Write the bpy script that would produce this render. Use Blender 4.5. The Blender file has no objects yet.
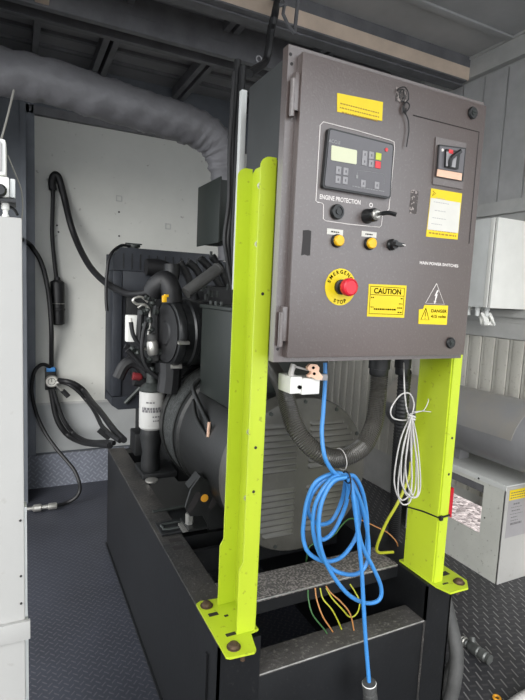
import bpy, bmesh, math, random
from mathutils import Vector, Matrix
random.seed(7)
PI = math.pi
scene = bpy.context.scene
COL = scene.collection

# ---------------------------------------------------------------- materials
def lin(c):
    r = []
    for v in c:
        v = v / 255.0
        r.append(v / 12.92 if v <= .04045 else ((v + .055) / 1.055) ** 2.4)
    return (r[0], r[1], r[2], 1)

def mat(name, rgb, rough=.5, metal=0.0, var=.15, scale=6, bump=0.0, bscale=40, rgb2=None, spec=.5, stretch=None):
    m = bpy.data.materials.new(name)
    m.use_nodes = True
    nt = m.node_tree; N = nt.nodes; L = nt.links
    b = N['Principled BSDF']
    b.inputs['Roughness'].default_value = rough
    b.inputs['Metallic'].default_value = metal
    b.inputs['Specular IOR Level'].default_value = spec
    tc = N.new('ShaderNodeTexCoord')
    src = tc.outputs['Object']
    if stretch:
        mp = N.new('ShaderNodeMapping'); mp.inputs['Scale'].default_value = stretch
        L.new(src, mp.inputs['Vector']); src = mp.outputs['Vector']
    nz = N.new('ShaderNodeTexNoise'); nz.inputs['Scale'].default_value = scale
    nz.inputs['Detail'].default_value = 6; nz.inputs['Roughness'].default_value = .62
    L.new(src, nz.inputs['Vector'])
    rp = N.new('ShaderNodeValToRGB')
    c1 = lin(rgb); c2 = lin(rgb2) if rgb2 else tuple(v * (1 + var) for v in c1[:3]) + (1,)
    c0 = c1 if rgb2 else tuple(v * (1 - var) for v in c1[:3]) + (1,)
    rp.color_ramp.elements[0].position = .35; rp.color_ramp.elements[0].color = c0
    rp.color_ramp.elements[1].position = .68; rp.color_ramp.elements[1].color = c2
    L.new(nz.outputs['Fac'], rp.inputs['Fac'])
    L.new(rp.outputs['Color'], b.inputs['Base Color'])
    if bump:
        n2 = N.new('ShaderNodeTexNoise'); n2.inputs['Scale'].default_value = bscale; n2.inputs['Detail'].default_value = 4
        L.new(src, n2.inputs['Vector'])
        bp = N.new('ShaderNodeBump'); bp.inputs['Strength'].default_value = bump; bp.inputs['Distance'].default_value = .01
        L.new(n2.outputs['Fac'], bp.inputs['Height']); L.new(bp.outputs['Normal'], b.inputs['Normal'])
    return m

def nodes(m):
    return m.node_tree.nodes, m.node_tree.links, m.node_tree.nodes['Principled BSDF']

def checker_mat(name, base, bar, rough, cell=.028, plane='XY', ang=0.0, wd=.13, ln=.44, dim=1.0, asp=1.0):
    """raised-bar tread plate: short bars, every other one turned a quarter."""
    m = mat(name, base, rough, .0, .2, 3)
    N, L, b = nodes(m)
    tc = N.new('ShaderNodeTexCoord')
    mp = N.new('ShaderNodeMapping')
    if plane == 'XZ': mp.inputs['Rotation'].default_value = (PI / 2, 0, 0)
    L.new(tc.outputs['Object'], mp.inputs['Vector'])
    mp2 = N.new('ShaderNodeMapping'); mp2.inputs['Rotation'].default_value = (0, 0, PI / 4 + ang)
    mp2.inputs['Scale'].default_value = (1, 1, 1)
    mp3 = N.new('ShaderNodeMapping'); mp3.inputs['Scale'].default_value = (1 / cell, 1 / cell / asp, 1)
    L.new(mp2.outputs['Vector'], mp3.inputs['Vector'])
    L.new(mp.outputs['Vector'], mp2.inputs['Vector'])
    sp = N.new('ShaderNodeSeparateXYZ'); L.new(mp3.outputs['Vector'], sp.inputs[0])
    def M(op, a, c=None, clamp=False):
        n = N.new('ShaderNodeMath'); n.operation = op; n.use_clamp = clamp
        for i, v in enumerate((a, c)):
            if v is None: continue
            if isinstance(v, (int, float)): n.inputs[i].default_value = v
            else: L.new(v, n.inputs[i])
        return n.outputs[0]
    x, y = sp.outputs[0], sp.outputs[1]
    fx = M('ABSOLUTE', M('SUBTRACT', M('FRACT', x), .5)); fy = M('ABSOLUTE', M('SUBTRACT', M('FRACT', y), .5))
    par = M('GREATER_THAN', M('FRACT', M('MULTIPLY', M('ADD', M('FLOOR', x), M('FLOOR', y)), .5)), .25)
    b1 = M('MULTIPLY', M('LESS_THAN', fx, wd), M('LESS_THAN', fy, ln))
    b2 = M('MULTIPLY', M('MULTIPLY', M('LESS_THAN', fy, wd), M('LESS_THAN', fx, ln)), dim)
    bars = M('ADD', M('MULTIPLY', b1, par), M('MULTIPLY', b2, M('SUBTRACT', 1, par)), True)
    nz = N.new('ShaderNodeTexNoise'); nz.inputs['Scale'].default_value = 2.2; nz.inputs['Detail'].default_value = 5
    L.new(tc.outputs['Object'], nz.inputs['Vector'])
    wear = M('MULTIPLY', M('MULTIPLY', bars, nz.outputs['Fac']), 1.1, True)
    mx = N.new('ShaderNodeMix'); mx.data_type = 'RGBA'
    old = b.inputs['Base Color'].links[0].from_socket
    L.new(wear, mx.inputs[0]); L.new(old, mx.inputs[6]); mx.inputs[7].default_value = lin(bar)
    L.new(mx.outputs[2], b.inputs['Base Color'])
    bp = N.new('ShaderNodeBump'); bp.inputs['Strength'].default_value = .6; bp.inputs['Distance'].default_value = .003
    L.new(bars, bp.inputs['Height']); L.new(bp.outputs['Normal'], b.inputs['Normal'])
    return m

def speckle(m, rgb, scale=220, lo=.56, hi=.62, amount=1.0):
    """scattered dust or chip specks of another colour"""
    N, L, b = nodes(m)
    tc = N.new('ShaderNodeTexCoord'); nz = N.new('ShaderNodeTexNoise'); nz.inputs['Scale'].default_value = scale
    nz.inputs['Detail'].default_value = 3
    L.new(tc.outputs['Object'], nz.inputs['Vector'])
    mr = N.new('ShaderNodeMapRange'); mr.inputs[1].default_value = lo; mr.inputs[2].default_value = hi
    mr.inputs[4].default_value = amount
    L.new(nz.outputs['Fac'], mr.inputs[0])
    mx = N.new('ShaderNodeMix'); mx.data_type = 'RGBA'
    old = b.inputs['Base Color'].links[0].from_socket
    L.new(mr.outputs[0], mx.inputs[0]); L.new(old, mx.inputs[6]); mx.inputs[7].default_value = lin(rgb)
    L.new(mx.outputs[2], b.inputs['Base Color'])
    return m

def wave_bump(m, scale, axis='Z', strength=.6, dist=.004, kind='BANDS'):
    N, L, b = nodes(m)
    tc = N.new('ShaderNodeTexCoord'); w = N.new('ShaderNodeTexWave'); w.wave_type = kind
    w.bands_direction = axis; w.inputs['Scale'].default_value = scale
    L.new(tc.outputs['Object'], w.inputs['Vector'])
    bp = N.new('ShaderNodeBump'); bp.inputs['Strength'].default_value = strength; bp.inputs['Distance'].default_value = dist
    L.new(w.outputs['Fac'], bp.inputs['Height']); L.new(bp.outputs['Normal'], b.inputs['Normal'])
    return m

M_ = {}
M_['yellow'] = speckle(mat('lime_paint', (180, 198, 44), .42, 0, .05, 3, .05), (120, 120, 40), 60, .66, .72, .5)
M_['bolt'] = mat('rusty_bolt', (92, 74, 58), .6, .5, .3, 60)
M_['steel'] = mat('bright_steel', (190, 188, 182), .35, .8, .1, 30)
M_['cab'] = speckle(mat('cabinet_grey_brown_paint', (72, 59, 55), .38, 0, .1, 2.4, .08, 180, spec=.8), (120, 116, 114), 170, .56, .78, .35)
nodes(M_['cab'])[2].inputs['Coat Weight'].default_value = 1.0; nodes(M_['cab'])[2].inputs['Coat Roughness'].default_value = .36; nodes(M_['cab'])[2].inputs['Coat IOR'].default_value = 1.62
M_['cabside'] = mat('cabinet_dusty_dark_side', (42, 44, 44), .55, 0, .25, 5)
M_['black'] = speckle(mat('black_paint', (17, 18, 20), .45, 0, .3, 4, .05, 60), (70, 68, 66), 90, .62, .8, .35)
M_['rail_top'] = speckle(mat('dusty_black_top', (40, 40, 40), .5, 0, .3, 7, .3, 80, rgb2=(66, 63, 60)), (130, 124, 118), 120, .58, .72, .4)
M_['gritty'] = speckle(mat('gritty_dust_top', (84, 81, 78), .7, 0, .3, 7, .5, 200), (150, 142, 138), 130, .48, .58, .8)
M_['dullred'] = mat('dull_red_plastic', (122, 40, 44), .5, 0, .1, 20)
M_['coupling'] = mat('dark_metal_coupling', (98, 100, 98), .4, .4, .25, 30)
M_['dusty'] = speckle(mat('dusty_grey_top', (74, 71, 69), .6, 0, .25, 7, .3, 80), (130, 126, 120), 110, .55, .7, .5)
M_['worn'] = mat('worn_bare_edge', (150, 148, 144), .45, .3, .3, 30)
M_['yard'] = mat('dark_yard', (84, 82, 80), .8, 0, .2, 3, .3, 30)
M_['engine'] = mat('engine_black', (21, 22, 23), .5, .1, .4, 12, .15, 60)
M_['engine_grey'] = mat('engine_grey_casting', (52, 56, 54), .5, .3, .3, 20, .2, 60)
M_['alt'] = mat('alternator_dark_grey', (19, 20, 19), .45, .0, .2, 6, .08, 90)
M_['altcover'] = mat('louvred_cover_grey', (82, 80, 75), .42, .1, .2, 6, .08, 90)
M_['guard'] = mat('perforated_guard', (60, 62, 61), .5, .3, .5, 75, 1.0, 75)
M_['green'] = mat('dark_green_box', (28, 34, 30), .45, 0, .15, 5, .04)
M_['rubber'] = mat('black_rubber', (21, 21, 23), .55, 0, .3, 20, .1)
M_['rubber_grey'] = mat('dusty_grey_rubber', (70, 70, 69), .6, 0, .2, 12, .2, 90)
M_['conduit'] = mat('grey_corrugated', (70, 68, 64), .28, .1, .15, 10)
M_['blue'] = mat('blue_cable', (62, 132, 198), .4, 0, .08, 20)
M_['white_cable'] = mat('white_cable', (186, 183, 180), .5, 0, .06, 20)
M_['yg'] = mat('yellow_green_cable', (170, 172, 44), .5, 0, .1, 20)
M_['green_wire'] = mat('green_wire', (58, 100, 56), .5, 0, .1, 20)
M_['orange_wire'] = mat('orange_wire', (176, 122, 70), .5, 0, .1, 20)
M_['white'] = speckle(mat('white_paint', (168, 167, 164), .45, 0, .04, 3, .04), (150, 146, 140), 40, .66, .74, .5)
M_['whitebox'] = mat('white_plastic', (225, 225, 220), .4, 0, .04, 8)
M_['lightgrey'] = mat('light_grey_enclosure', (202, 204, 202), .4, 0, .08, 4)
M_['ventbox'] = speckle(mat('grey_painted_box', (196, 197, 190), .45, 0, .08, 4, .05), (130, 130, 120), 60, .64, .72, .6)
M_['sheet'] = mat('grey_galvanised_drum', (134, 134, 136), .38, .1, .12, 3, .05)
M_['sheet2'] = mat('grey_drum_wrap', (142, 142, 143), .36, .1, .12, 3, .05, rgb2=(156, 150, 140))
M_['wallw'] = speckle(mat('far_wall_paint', (196, 196, 190), .5, 0, .07, 1.6), (120, 116, 108), 25, .68, .76, .6)
M_['wallw2'] = mat('far_wall_lower_paint', (160, 162, 162), .5, 0, .08, 2)
M_['darkwall'] = mat('dark_blue_grey_wall', (86, 90, 96), .55, 0, .2, 3)
M_['post_grey'] = mat('corner_post', (126, 130, 138), .5, 0, .15, 5)
M_['plank'] = speckle(mat('ribbed_wall_panel', (182, 180, 172), .5, 0, .12, 9, .1, stretch=(1, 1, .15)), (120, 112, 102), 60, .62, .75, .5)
M_['mesh_panel'] = wave_bump(mat('perforated_wall_panel', (178, 178, 178), .5, .1, .08, 8), 90, 'Z', .5, .002)
M_['trimgrey'] = mat('grey_trim', (172, 172, 170), .5, 0, .1, 6)
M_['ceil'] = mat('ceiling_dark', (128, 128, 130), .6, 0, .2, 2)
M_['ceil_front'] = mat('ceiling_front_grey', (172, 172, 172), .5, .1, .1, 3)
M_['beam'] = mat('tan_beam_face', (205, 186, 168), .6, 0, .1, 6)
M_['beamdark'] = mat('dark_grey_beam', (104, 104, 107), .55, .1, .2, 6)  # one dark grey for beams, ribs, hook bracket and vent flange
M_['lag'] = mat('grey_lagging_cloth', (104, 103, 106), .5, 0, .2, 5, .9, 11)
M_['ink'] = mat('black_print', (12, 11, 10), .9, 0, 0, 5, spec=0)
M_['ink_soft'] = mat('faded_print', (160, 128, 36), .6, 0, 0, 5)
M_['ink_grey'] = mat('faded_grey_print', (140, 140, 140), .6, 0, 0, 5)
M_['whiteink'] = mat('white_print', (222, 216, 212), .5, 0, 0, 5)
M_['label_yellow'] = mat('yellow_label', (222, 196, 14), .45, 0, .03, 20)
M_['paper'] = mat('paper_label', (206, 204, 196), .6, 0, .03, 20)
M_['ctl'] = mat('controller_face', (96, 94, 97), .3, 0, .06, 10)
M_['key'] = mat('grey_key', (148, 146, 148), .4, 0, .05, 10)
M_['lcd'] = mat('lcd_glass', (206, 208, 176), .15, 0, .02, 10)
M_['red'] = mat('red_plastic', (214, 34, 52), .35, 0, .05, 20)
M_['keyred'] = mat('red_key', (214, 60, 66), .4, 0, .05, 20)
M_['keygreen'] = mat('green_key', (196, 206, 70), .4, 0, .05, 20)
M_['btnyellow'] = mat('yellow_button', (232, 180, 20), .3, 0, .08, 30)
M_['plastic_black'] = mat('black_plastic', (26, 27, 28), .3, 0, .1, 20)
M_['pink'] = mat('pale_copper_latch', (226, 186, 160), .5, .1, .08, 20)
M_['orange'] = mat('orange_sticker', (226, 160, 40), .5, 0, .05, 20)
M_['string'] = mat('string', (120, 118, 112), .7, 0, .05, 20)
M_['gravel'] = mat('gravel_ground', (190, 176, 170), .85, 0, .2, 30, .8, 60)
M_['groove'] = mat('groove_dark', (40, 36, 36), .6, 0, 0, 5)
M_['adh'] = speckle(mat('adhesive_residue', (70, 64, 62), .6, 0, .2, 30), (165, 155, 150), 160, .52, .6, .8)
M_['radi'] = wave_bump(mat('radiator_black', (36, 38, 44), .5, .1, .2, 10), 60, 'Z', .6, .003)
M_['radframe'] = mat('radiator_frame', (42, 45, 51), .45, .1, .2, 10)
M_['floor'] = checker_mat('tread_plate_floor', (50, 52, 60), (92, 90, 94), .5, .026, 'XY', 0, .09, .42)
M_['floor_r'] = checker_mat('tread_plate_floor_right', (54, 54, 57), (160, 158, 156), .45, .027, 'XY', .30 - PI / 4, .10, .48, .14, 1.7)
M_['kick'] = checker_mat('tread_plate_kick', (108, 112, 122), (150, 152, 160), .4, .034, 'XZ', 0)

# gravel: stones by voronoi cells
N, L, b = nodes(M_['gravel'])
tc = N.new('ShaderNodeTexCoord'); vo = N.new('ShaderNodeTexVoronoi'); vo.inputs['Scale'].default_value = 34
L.new(tc.outputs['Object'], vo.inputs['Vector'])
rp = N.new('ShaderNodeValToRGB'); rp.color_ramp.elements[0].color = lin((96, 84, 80)); rp.color_ramp.elements[1].color = lin((206, 190, 184))
sx = N.new('ShaderNodeSeparateColor'); L.new(vo.outputs['Color'], sx.inputs[0]); L.new(sx.outputs[0], rp.inputs['Fac'])
L.new(rp.outputs['Color'], b.inputs['Base Color'])
bp = N.new('ShaderNodeBump'); bp.inputs['Distance'].default_value = .02; bp.invert = True
L.new(vo.outputs['Distance'], bp.inputs['Height']); L.new(bp.outputs['Normal'], b.inputs['Normal'])

# ---------------------------------------------------------------- mesh building
def frame(d):
    d = Vector(d).normalized()
    u = d.cross(Vector((0, 0, 1)))
    if u.length < 1e-4: u = Vector((1, 0, 0))
    u.normalize()
    return d, u, d.cross(u).normalized()

def crom(pts, sub):
    P = [Vector(p) for p in pts]
    if sub <= 1 or len(P) < 3: return P
    out = []
    Q = [2 * P[0] - P[1]] + P + [2 * P[-1] - P[-2]]
    for i in range(1, len(Q) - 2):
        a, b_, c, d = Q[i - 1], Q[i], Q[i + 1], Q[i + 2]
        for k in range(sub):
            t = k / sub
            out.append(.5 * ((2 * b_) + (c - a) * t + (2 * a - 5 * b_ + 4 * c - d) * t * t + (3 * b_ - a - 3 * c + d) * t ** 3))
    out.append(P[-1])
    return out

SPLIT = {'slot', 'fitting', 'mount', 'saddle', 'screw', 'screw_hole', 'bolt', 'head_bolt', 'rivet', 'rivet_hole', 'cover_screw', 'hose', 'injector_line', 'lead',
         'foot_slot', 'clip', 'crossmember', 'side_housing', 'pulley', 'clip_ring', 'key_mark', 'louvre', 'tank_rib', 'gland', 'cable_gland', 'door_edge', 'support_leg'}
class MB:
    def __init__(self): self.v = []; self.f = []; self.p = []
    def add(self, vs, fs):
        n = len(self.v); self.p.append((n, len(self.f))); self.v += [tuple(p) for p in vs]; self.f += [tuple(i + n for i in f) for f in fs]; return self
    def box(self, x0, x1, y0, y1, z0, z1, bev=0):
        if bev:
            bm = bmesh.new()
            bmesh.ops.create_cube(bm, size=1)
            for v in bm.verts:
                v.co = Vector(((x0 + x1) / 2 + v.co.x * (x1 - x0), (y0 + y1) / 2 + v.co.y * (y1 - y0), (z0 + z1) / 2 + v.co.z * (z1 - z0)))
            bmesh.ops.bevel(bm, geom=bm.edges[:], offset=bev, segments=2, affect='EDGES', profile=.6)
            bm.verts.index_update()
            self.add([v.co for v in bm.verts], [[v.index for v in f.verts] for f in bm.faces]); bm.free()
            return self
        vs = [(x, y, z) for z in (z0, z1) for y in (y0, y1) for x in (x0, x1)]
        return self.add(vs, [(0, 2, 3, 1), (4, 5, 7, 6), (0, 1, 5, 4), (2, 6, 7, 3), (0, 4, 6, 2), (1, 3, 7, 5)])
    def obox(self, c, size, rot):
        """box of a size about a centre, turned by a rotation matrix"""
        m = MB().box(-size[0] / 2, size[0] / 2, -size[1] / 2, size[1] / 2, -size[2] / 2, size[2] / 2)
        return self.add([Vector(c) + rot @ Vector(p) for p in m.v], m.f)
    def lathe(self, prof, o, d, n=28, caps=True):
        d, u, w = frame(d); o = Vector(o); vs = []; fs = []
        for r, t in prof:
            for k in range(n):
                a = 2 * PI * k / n
                vs.append(o + d * t + (u * math.cos(a) + w * math.sin(a)) * r)
        for i in range(len(prof) - 1):
            for k in range(n):
                a = i * n + k; b_ = i * n + (k + 1) % n
                fs.append((a, a + n, b_ + n, b_))
        if caps:
            fs.append(tuple(range(n))); m0 = (len(prof) - 1) * n; fs.append(tuple(reversed(range(m0, m0 + n))))
        return self.add(vs, fs)
    def cyl(self, p0, p1, r0, r1=None, n=24):
        d = Vector(p1) - Vector(p0)
        return self.lathe([(r0, 0), (r1 if r1 is not None else r0, d.length)], p0, d, n)
    def tube(self, pts, r, n=8, sub=6, ribs=None, jitter=None, closed=False):
        P = crom(pts, sub)
        if ribs:                                     # resample evenly so the ribs are even
            Q = [P[0]]; step = ribs / 4; need = step
            for a, b_ in zip(P, P[1:]):
                l = (b_ - a).length; t = need
                while t <= l: Q.append(a.lerp(b_, t / l)); t += step
                need = t - l
            P = Q
        vs = []; fs = []; u = None
        for i, p in enumerate(P):
            d = (P[min(i + 1, len(P) - 1)] - P[max(i - 1, 0)])
            if d.length < 1e-9: d = Vector((0, 0, 1))
            d.normalize()
            if u is None: u = frame(d)[1]
            u = (u - d * u.dot(d)).normalized(); w = d.cross(u)
            rr = r(i / (len(P) - 1)) if callable(r) else r
            if ribs: rr *= (1.0, 1.045, 1.0, .93)[i % 4]
            for k in range(n):
                a = 2 * PI * k / n
                q = rr * (1 + (jitter(i, k) if jitter else 0))
                vs.append(p + (u * math.cos(a) + w * math.sin(a)) * q)
        m = len(P)
        for i in range(m - 1):
            for k in range(n):
                a = i * n + k; b_ = i * n + (k + 1) % n
                fs.append((a, b_, b_ + n, a + n))
        fs.append(tuple(reversed(range(n)))); fs.append(tuple(range((m - 1) * n, m * n)))
        return self.add(vs, fs)
    def prism(self, poly, axis, a, b_):
        """extrude a 2D polygon along an axis from a to b; poly in the other two axes in order"""
        n = len(poly)
        def p3(p, t):
            return {'X': (t, p[0], p[1]), 'Y': (p[0], t, p[1]), 'Z': (p[0], p[1], t)}[axis]
        vs = [p3(p, a) for p in poly] + [p3(p, b_) for p in poly]
        fs = [tuple(range(n)), tuple(reversed(range(n, 2 * n)))] + [(i, i + n, (i + 1) % n + n, (i + 1) % n) for i in range(n)]
        return self.add(vs, fs)
    def torus(self, c, d, R, r, n=32, m=8):
        d, u, w = frame(d); c = Vector(c); vs = []; fs = []
        for i in range(n):
            a = 2 * PI * i / n; e = u * math.cos(a) + w * math.sin(a)
            for k in range(m):
                t = 2 * PI * k / m; vs.append(c + e * (R + r * math.cos(t)) + d * r * math.sin(t))
        for i in range(n):
            for k in range(m):
                fs.append((i * m + k, ((i + 1) % n) * m + k, ((i + 1) % n) * m + (k + 1) % m, i * m + (k + 1) % m))
        return self.add(vs, fs)
    def build(self, name, m, parent=None, angle=35, off=None):
        if name in SPLIT and len(self.p) > 1:          # every repeat is a part of its own
            out = []
            ends = self.p[1:] + [(len(self.v), len(self.f))]
            for (a, fa), (b_, fb) in zip(self.p, ends):
                q = MB(); q.add(self.v[a:b_], [[i - a for i in f] for f in self.f[fa:fb]]); out.append(q.build(name, m, parent, angle))
            return out
        me = bpy.data.meshes.new(name)
        me.from_pydata(self.v, [], self.f)
        bm = bmesh.new(); bm.from_mesh(me)
        bmesh.ops.recalc_face_normals(bm, faces=bm.faces[:]); bm.to_mesh(me); bm.free()
        o = bpy.data.objects.new(name, me); COL.objects.link(o)
        if parent is not None:
            o.parent = parent; org = Vector(parent['_o'])
            o['_o'] = tuple(org)
        else:
            xs = [p[0] for p in self.v]; ys = [p[1] for p in self.v]; zs = [p[2] for p in self.v]
            org = Vector(((min(xs) + max(xs)) / 2, (min(ys) + max(ys)) / 2, min(zs))) if off is None else Vector(off)
            o.location = org; o['_o'] = tuple(org)
        me.transform(Matrix.Translation(-org))
        me.materials.append(M_[m] if isinstance(m, str) else m)
        for p in me.polygons: p.use_smooth = True
        me.set_sharp_from_angle(angle=math.radians(angle))
        return o

def tag(o, label=None, cat=None, group=None, kind=None):
    if isinstance(o, list):
        for q in o: tag(q, label, cat, group, kind)
        return o
    if label: o['label'] = label
    if cat: o['category'] = cat
    if group: o['group'] = group
    if kind: o['kind'] = kind
    return o
def thing(name, loc, label, cat, group=None):
    o = bpy.data.objects.new(name, None); COL.objects.link(o); o.location = loc; o['_o'] = tuple(loc)
    o.empty_display_size = .1
    return tag(o, label, cat, group)
def struct(name, mb, m): return tag(mb.build(name, m), kind='structure')

_tc = {}
def glyphs(s):
    if s in _tc: return _tc[s]
    cu = bpy.data.curves.new('t', 'FONT'); cu.body = s; cu.size = 1; cu.offset = .026; cu.fill_mode = 'FRONT' if hasattr(cu, 'fill_mode') else 'BOTH'
    ob = bpy.data.objects.new('t', cu); COL.objects.link(ob)
    dg = bpy.context.evaluated_depsgraph_get(); ev = ob.evaluated_get(dg); me = ev.to_mesh()
    vs = [(v.co.x, v.co.y) for v in me.vertices]; fs = [tuple(p.vertices) for p in me.polygons]
    ev.to_mesh_clear(); bpy.data.objects.remove(ob); bpy.data.curves.remove(cu)
    x0 = min(v[0] for v in vs); x1 = max(v[0] for v in vs); y0 = min(v[1] for v in vs); y1 = max(v[1] for v in vs)
    _tc[s] = ([(x - x0, y - y0) for x, y in vs], fs, x1 - x0, y1 - y0)
    return _tc[s]
def text(mb, s, x, z, y, w=None, h=None, rot=0.0, cx=False):
    """writing on a face that looks towards -Y; x, z is the lower left (or the centre with cx)"""
    vs, fs, W, H = glyphs(s)
    sx = (w / W) if w else h / H
    sz = (h / H) if h else sx
    out = []
    for a, b_ in vs:
        a *= sx; b_ *= sz
        if cx: a -= W * sx / 2; b_ -= H * sz / 2
        c, s_ = math.cos(rot), math.sin(rot)
        out.append((x + a * c - b_ * s_, y, z + a * s_ + b_ * c))
    mb.add(out, fs)
    return mb
def bars(mb, x0, x1, z, y, h, seed=0, word=.010):
    """a row of print too small to read, as short strokes"""
    rnd = random.Random(seed); x = x0
    while x < x1 - word * .3:
        l = min(word * rnd.uniform(.5, 1.3), x1 - x)
        mb.box(x, x + l, y - .0002, y, z - h / 2, z + h / 2); x += l + word * .3
    return mb

# ================================================================ SETTING
WX = 2.62; WY = 3.95; CZ = 3.03; LX = -.42
struct('floor', MB().box(LX, 1.30, -.6, WY, -.05, 0), 'floor')
struct('floor', MB().box(1.30, WX, -.6, WY, -.05, 0), 'floor_r')
struct('ground', MB().box(-6, LX - .05, -6, 9, -.25, -.15), 'yard')
struct('ground', MB().box(WX + .04, 8, -6, 9, -.25, -.15), 'gravel')
struct('ground', MB().box(LX - .05, WX + .04, -6, -.6, -.25, -.15), 'yard')
# far wall: painted sheet, lower sheet, tread plate kick strip, dark left strip and dark header
struct('wall_back', MB().box(LX, WX, WY, WY + .05, 0, CZ), 'darkwall')
struct('wall_back_upper_sheet'.replace('_upper_sheet', ''), MB().box(.133, 2.3, WY - .006, WY, .62, 2.645), 'wallw')
struct('wall_back', MB().box(.133, 2.3, WY - .004, WY, .25, .62), 'wallw2')
m = MB().box(.128, 2.3, WY - .02, WY - .006, .612, .628)
struct('trim_1', m, 'trimgrey')
struct('trim_2', MB().box(.075, .133, WY - .05, WY, 0, 2.75, .006), 'post_grey')
m = MB().box(LX, 2.4, WY - .05, WY, 2.645, 2.70)
for k in range(26): m.box(-.3 + k * .1, -.285 + k * .1, WY - .055, WY - .05, 2.655, 2.69)
struct('trim_3', m, 'beamdark')
struct('baseboard_back', MB().box(.0, .80, WY - .062, WY - .052, 0, .245).box(.0, .80, WY - .062, WY - .04, .245, .25), 'kick')
m = MB()
for p in [(0.709,3.944,2.160), (1.088,3.944,1.992)]:
    x, z = p[0], p[2]; m.box(x - .022, x + .022, WY - .012, WY - .004, z - .022, z - .016); m.box(x - .022, x + .022, WY - .012, WY - .004, z + .016, z + .022)
    m.box(x - .022, x - .016, WY - .012, WY - .004, z - .016, z + .016); m.box(x + .016, x + .022, WY - .012, WY - .004, z - .016, z + .016)
struct('trim_4', m, 'trimgrey')
m = MB()
for p in [(0.278,3.944,1.919), (0.288,3.944,1.874), (0.710,3.944,2.061), (0.713,3.944,1.884)]: m.cyl((p[0], WY - .010, p[2]), (p[0], WY - .004, p[2]), .007, n=10)
struct('trim_5', m, 'groove')
# left wall with a side opening behind the white cabinet, open rear end behind the photographer
m = MB().box(LX - .05, LX, -.6, .2, 0, CZ); m.box(LX - .05, LX, 3.3, WY, 0, CZ); m.box(LX - .05, LX, .2, 3.3, 2.35, CZ)
struct('wall_left', m, 'darkwall')
struct('wall_left', MB().box(LX + .001, .072, WY - .30, WY - .28, 0, 2.75).box(.04, .072, WY - .32, WY - .28, 0, 2.75), 'darkwall')
# ceiling, ribs and beams
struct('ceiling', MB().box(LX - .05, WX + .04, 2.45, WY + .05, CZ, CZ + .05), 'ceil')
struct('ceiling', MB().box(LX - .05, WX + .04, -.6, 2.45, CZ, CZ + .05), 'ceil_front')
m = MB()
for y in (.55, 1.15, 1.75, 2.12): m.box(LX, WX, y, y + .05, CZ - .014, CZ, .005)
struct('trim_6', m, 'ceil_front')
struct('trim_7', MB().box(LX, 2.575, 2.43, 2.475, 2.893, 2.968), 'beam')
m = MB().box(LX, 2.575, 2.43, 2.55, 2.968, CZ); m.box(LX, 2.575, 2.475, 2.55, 2.875, 2.968); m.box(LX, 2.56, 2.431, 2.475, 2.884, 2.893)
struct('trim_8', m, 'beamdark')
m = MB().box(LX, 2.3, 2.86, 2.90, 2.85, 3.03); m.box(LX, 2.3, 2.90, 3.14, 2.95, 2.97); m.box(LX, 2.3, 3.10, 3.14, 2.90, 3.03)
for k in range(5): m.box(.1 + k * .45, .24 + k * .45, 2.856, 2.86, 2.925, 2.935)
struct('trim_9', m, 'beamdark')
m = MB()
for x in (.13, .50, .56, 1.10, 1.16, 1.7, 1.76):
    m.box(x - .018, x + .018, 2.55, 2.86, 2.98, CZ); m.box(x - .018, x + .018, 3.14, WY - .05, 2.94, CZ - .02)
struct('trim_10', m, 'beamdark')
struct('trim_11', MB().box(.10, .165, 2.55, 2.86, 2.86, 2.98, .004), 'beam')
m = MB()
for y in (3.3, 3.5, 3.7): m.box(LX, 2.5, y, y + .03, CZ - .02, CZ)
struct('trim_12', m, 'beamdark')

# right wall: perforated upper sheets, ledge strips, ribbed lower panels, vent opening to the gravel outside
m = MB()
VY0, VY1, VZ0, VZ1 = 1.75, 2.36, .02, .235
m.box(WX, WX + .04, -.6, VY0, 0, CZ); m.box(WX, WX + .04, VY1, WY, 0, CZ); m.box(WX, WX + .04, VY0, VY1, VZ1, CZ); m.box(WX, WX + .04, VY0, VY1, 0, VZ0)
struct('wall_right', m, 'trimgrey')
m = MB(); y = .0
while y < 3.9:
    m.box(WX - .012, WX, y, y + .155, 2.115, 2.89); y += .167
struct('wall_right', m, 'mesh_panel')
m = MB(); y = .02
while y < 3.9:
    m.box(WX - .014, WX, y + .004, y + .072, .30, 1.30, .002); m.box(WX - .009, WX, y + .076, y + .094, .30, 1.30); y += .098
struct('wall_right', m, 'plank')
m = MB().box(WX - .03, WX, -.3, WY, 2.035, 2.112); m.box(WX - .018, WX, -.3, WY, 1.305, 1.395); m.box(WX - .016, WX, -.3, WY, 1.43, 1.47)
struct('trim_13', m, 'trimgrey')
m = MB().box(WX - .045, WX, -.3, WY, 2.905, CZ); m.box(WX - .055, WX, -.3, WY, 3.015, CZ)
struct('trim_14', m, 'trimgrey')
struct('baseboard_right', MB().box(WX - .09, WX, .2, 1.66, 0, .012), 'trimgrey')

# ================================================================ BASE FRAME
RT = .575
bf = thing('base_frame', (.9, 2.0, 0), 'black steel skid frame on the tread plate floor carrying the generator', 'frame')
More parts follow.
